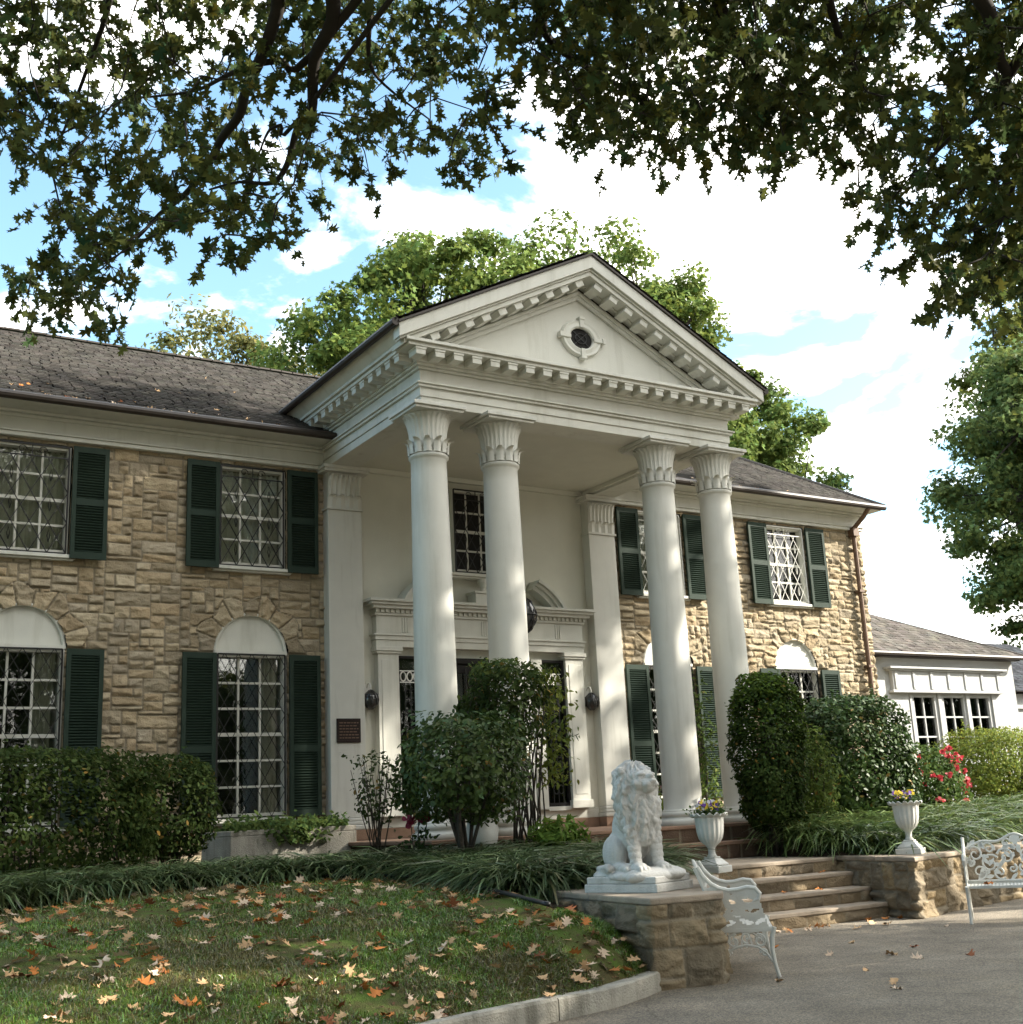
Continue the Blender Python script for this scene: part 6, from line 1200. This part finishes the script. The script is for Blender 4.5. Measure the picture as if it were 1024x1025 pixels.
LIMBS=[[(-6.97, -10.28, 7.17, 0.075), (-6.84, -9.65, 6.82, 0.062), (-6.84, -9.25, 6.69, 0.055), (-6.75, -8.96, 6.36, 0.045), (-6.77, -8.7, 6.36, 0.035), (-6.79, -8.49, 6.1, 0.028), (-6.86, -8.29, 6.0, 0.022), (-7.08, -8.06, 6.07, 0.015), (-7.25, -7.72, 6.12, 0.01)], [(-7.3, -10.08, 7.19, 0.065), (-7.24, -9.42, 6.9, 0.058), (-7.25, -9.1, 6.69, 0.052), (-7.28, -8.79, 6.53, 0.046), (-7.28, -8.63, 6.38, 0.042), (-7.34, -8.32, 6.29, 0.038), (-7.38, -8.01, 6.14, 0.034), (-7.47, -7.68, 6.03, 0.028), (-7.6, -7.33, 5.97, 0.02), (-7.7, -6.88, 5.89, 0.013), (-7.88, -6.25, 5.81, 0.007)], [(-6.84, -9.26, 6.75, 0.035), (-7.09, -9.09, 6.7, 0.03), (-7.27, -8.86, 6.73, 0.028), (-7.39, -8.55, 6.77, 0.02), (-7.56, -8.1, 6.83, 0.014), (-8.03, -7.48, 6.97, 0.009)], [(-6.73, -10.13, 7.38, 0.03), (-6.59, -9.83, 6.88, 0.026), (-6.44, -9.49, 6.67, 0.018), (-6.23, -9.35, 6.57, 0.012), (-5.78, -9.33, 6.37, 0.007)], [(-6.8, -8.81, 6.38, 0.02), (-6.9, -8.63, 6.39, 0.016), (-6.96, -8.47, 6.39, 0.012), (-6.99, -8.28, 6.22, 0.007)], [(-5.94, -11.21, 6.89, 0.06), (-5.6, -10.87, 6.63, 0.05), (-5.35, -10.62, 6.51, 0.036), (-4.76, -10.49, 6.45, 0.025), (-4.06, -10.41, 6.36, 0.014)], [(-4.69, -11.8, 7.05, 0.07), (-4.3, -11.48, 6.78, 0.055), (-3.82, -11.23, 6.54, 0.04), (-3.45, -11.03, 6.29, 0.024), (-3.17, -10.76, 6.02, 0.01)], [(-3.76, -12.18, 7.14, 0.05), (-3.36, -11.84, 6.78, 0.04), (-2.88, -11.57, 6.53, 0.026), (-2.4, -11.43, 6.26, 0.012)], [(-3.45, -13.17, 6.53, 0.08), (-2.88, -12.92, 6.13, 0.06), (-2.53, -12.72, 5.94, 0.05), (-2.3, -12.62, 5.91, 0.04), (-2.27, -12.35, 5.78, 0.03), (-2.25, -11.98, 5.72, 0.02), (-2.27, -11.55, 5.55, 0.01)], [(-2.3, -12.62, 5.91, 0.04), (-2.0, -12.44, 5.53, 0.03), (-1.77, -12.12, 5.2, 0.022), (-1.61, -11.65, 4.89, 0.01)], [(-8.41, -8.92, 7.7, 0.04), (-8.35, -8.36, 7.33, 0.03), (-8.37, -7.78, 7.09, 0.02), (-8.45, -7.01, 6.69, 0.01)]]

C3 = np.array([[float(v)/100 for v in q.split(',')] for q in CLUSTERS.split()])
oak = thing('oak_tree','big oak whose leafy branches hang across the top of the picture','tree',(-5.5,-22.5,-1.09))
s = MB(); TB = np.array((-5.5,-22.5,-1.2)); TT = np.array((-5.6,-21.6,6.2))
s.tube([tuple(TB),(-5.45,-22.3,1),(-5.6,-22.0,3.5),tuple(TT)],[.62,.48,.42,.36],14)
nodes = []
for Lb in LIMBS:
    p0 = np.array(Lb[0][:3]); r0 = Lb[0][3]
    # run back over the camera to the trunk
    mid = (p0+TT)/2+np.array((0,0,.6)); pts = [tuple(TT*.97+mid*.03),tuple(TT*.6+mid*.4+np.array((0,0,.3))),tuple(mid),tuple(mid*.5+p0*.5+np.array((0,0,.2)))]+[l[:3] for l in Lb]
    rad = [r0*2.2,r0*1.9,r0*1.65,r0*1.45]+[l[3]*1.0 for l in Lb]; A_ = np.array([tuple(p)+(r,) for p,r in zip(pts,rad)]); sp = []
    for i in range(len(A_)-1):
        p0_,p1_,p2_,p3_ = A_[max(i-1,0)],A_[i],A_[i+1],A_[min(i+2,len(A_)-1)]
        for q in np.linspace(0,1,5)[:-1]: sp.append(.5*((2*p1_)+(p2_-p0_)*q+(2*p0_-5*p1_+4*p2_-p3_)*q*q+(3*p1_-p0_-3*p2_+p3_)*q**3))
    sp.append(A_[-1]); s.tube([tuple(v[:3]) for v in sp],[max(.004,v[3]) for v in sp],8)
    for a,b in zip(Lb[:-1],Lb[1:]):
        for q in np.linspace(0,1,4)[:-1]: nodes.append(np.array(a[:3])*(1-q)+np.array(b[:3])*q)
# twigs: grow a tree from the limbs through the leaf clusters
rng = np.random.default_rng(88); nd = np.array(nodes); left = list(range(len(C3))); dist = np.array([np.linalg.norm(nd-c,axis=1).min() for c in C3]); par = [nd[np.argmin(np.linalg.norm(nd-c,axis=1))] for c in C3]
while left:
    k = min(left,key=lambda i: dist[i]); left.remove(k); c = C3[k]; q = par[k]; L_ = np.linalg.norm(c-q); m_ = (c+q)/2+rng.normal(0,.06*L_+.01,3)
    s.tube([tuple(q),tuple(m_),tuple(c)],[.009,.007,.005],4)
    for i in left:
        dd = np.linalg.norm(C3[i]-c)
        if dd < dist[i]: dist[i] = dd; par[i] = c
s.build('trunk', mTwig, oak, smooth=True)
# each spray: a few thin shoots with the leaves set along them, hanging a little
rng = np.random.default_rng(89); LP = []; LD = []; tw = MB()
for c in C3:
    for _ in range(5):
        d = norm(rng.normal(size=3)*np.array((1,1,.6))+np.array((0,0,-.25))); ln = rng.uniform(.16,.40); bend = np.array((0,0,-.35*ln))
        e = c+d*ln+bend; m_ = c+d*ln*.5+bend*.25; tw.tube([tuple(c),tuple(m_),tuple(e)],[.004,.003,.002],3,caps=False)
        for q in np.r_[rng.uniform(.3,1,7),1.0,.95]:
            LP.append(c+d*ln*q+bend*q*q+rng.normal(0,.02,3)); LD.append(d*.8+rng.normal(0,.55,3)+np.array((0,0,-.45)))
P = np.array(LP); n = len(P); tw.build('shoots', mTwig, oak)
Nm = rng.normal(0,1,(n,3))*np.array((1,1,.8))+np.array((0,0,.5))
leaf_cloud('leaves',P,Nm,np.clip(rng.normal(.118,.03,n),.05,.2),OAK*np.array((.78,1.05)),mLeaf,oak,shade_cols(rng,n,(.080,.100,.030),.38,.18),rng,droop=np.array(LD),fold=.2)
# upper crown above the picture, carried by the same trunk
cl = []
for _ in range(170):
    v = norm(rng.normal(size=3)); c = np.array((-6.2,-19.0,11.5))+v*np.array((7.5,6.5,4.2))*rng.random()**.35
    cl.append(c)
cl = np.array(cl); per = 70; n = len(cl)*per; d = norm(rng.normal(size=(n,3)))
P = np.repeat(cl,per,0)+d*(rng.random((n,1))**.5)*.95
# keep the picture's view clear: this mass stays above the drooping branches
cp = np.array(CAMP); rel = P-cp; Fv = np.array(F); ok = ~((rel@Fv > .5) & ((rel@np.array(U2))/np.maximum(rel@Fv,.01) < .60) & (np.abs(rel@np.array(R2))/np.maximum(rel@Fv,.01) < .62))
P = P[ok]; n = len(P)
leaf_cloud('upper_crown',P,rng.normal(0,1,(n,3))+np.array((0,0,.6)),rng.uniform(.14,.24,n),STAR,mLeaf,oak,shade_cols(rng,n,(.050,.075,.022),.3,.14),rng)
s = MB()
for c in cl[::4]:
    if ((c-cp)@Fv > .5) and ((c-cp)@np.array(U2))/((c-cp)@Fv) < .66: continue
    s.tube([tuple(TT),tuple((TT+c)/2+np.array((0,0,.6))),tuple(c)],[.09,.06,.02],6)
s.build('upper_limbs', mTwig, oak, smooth=True)
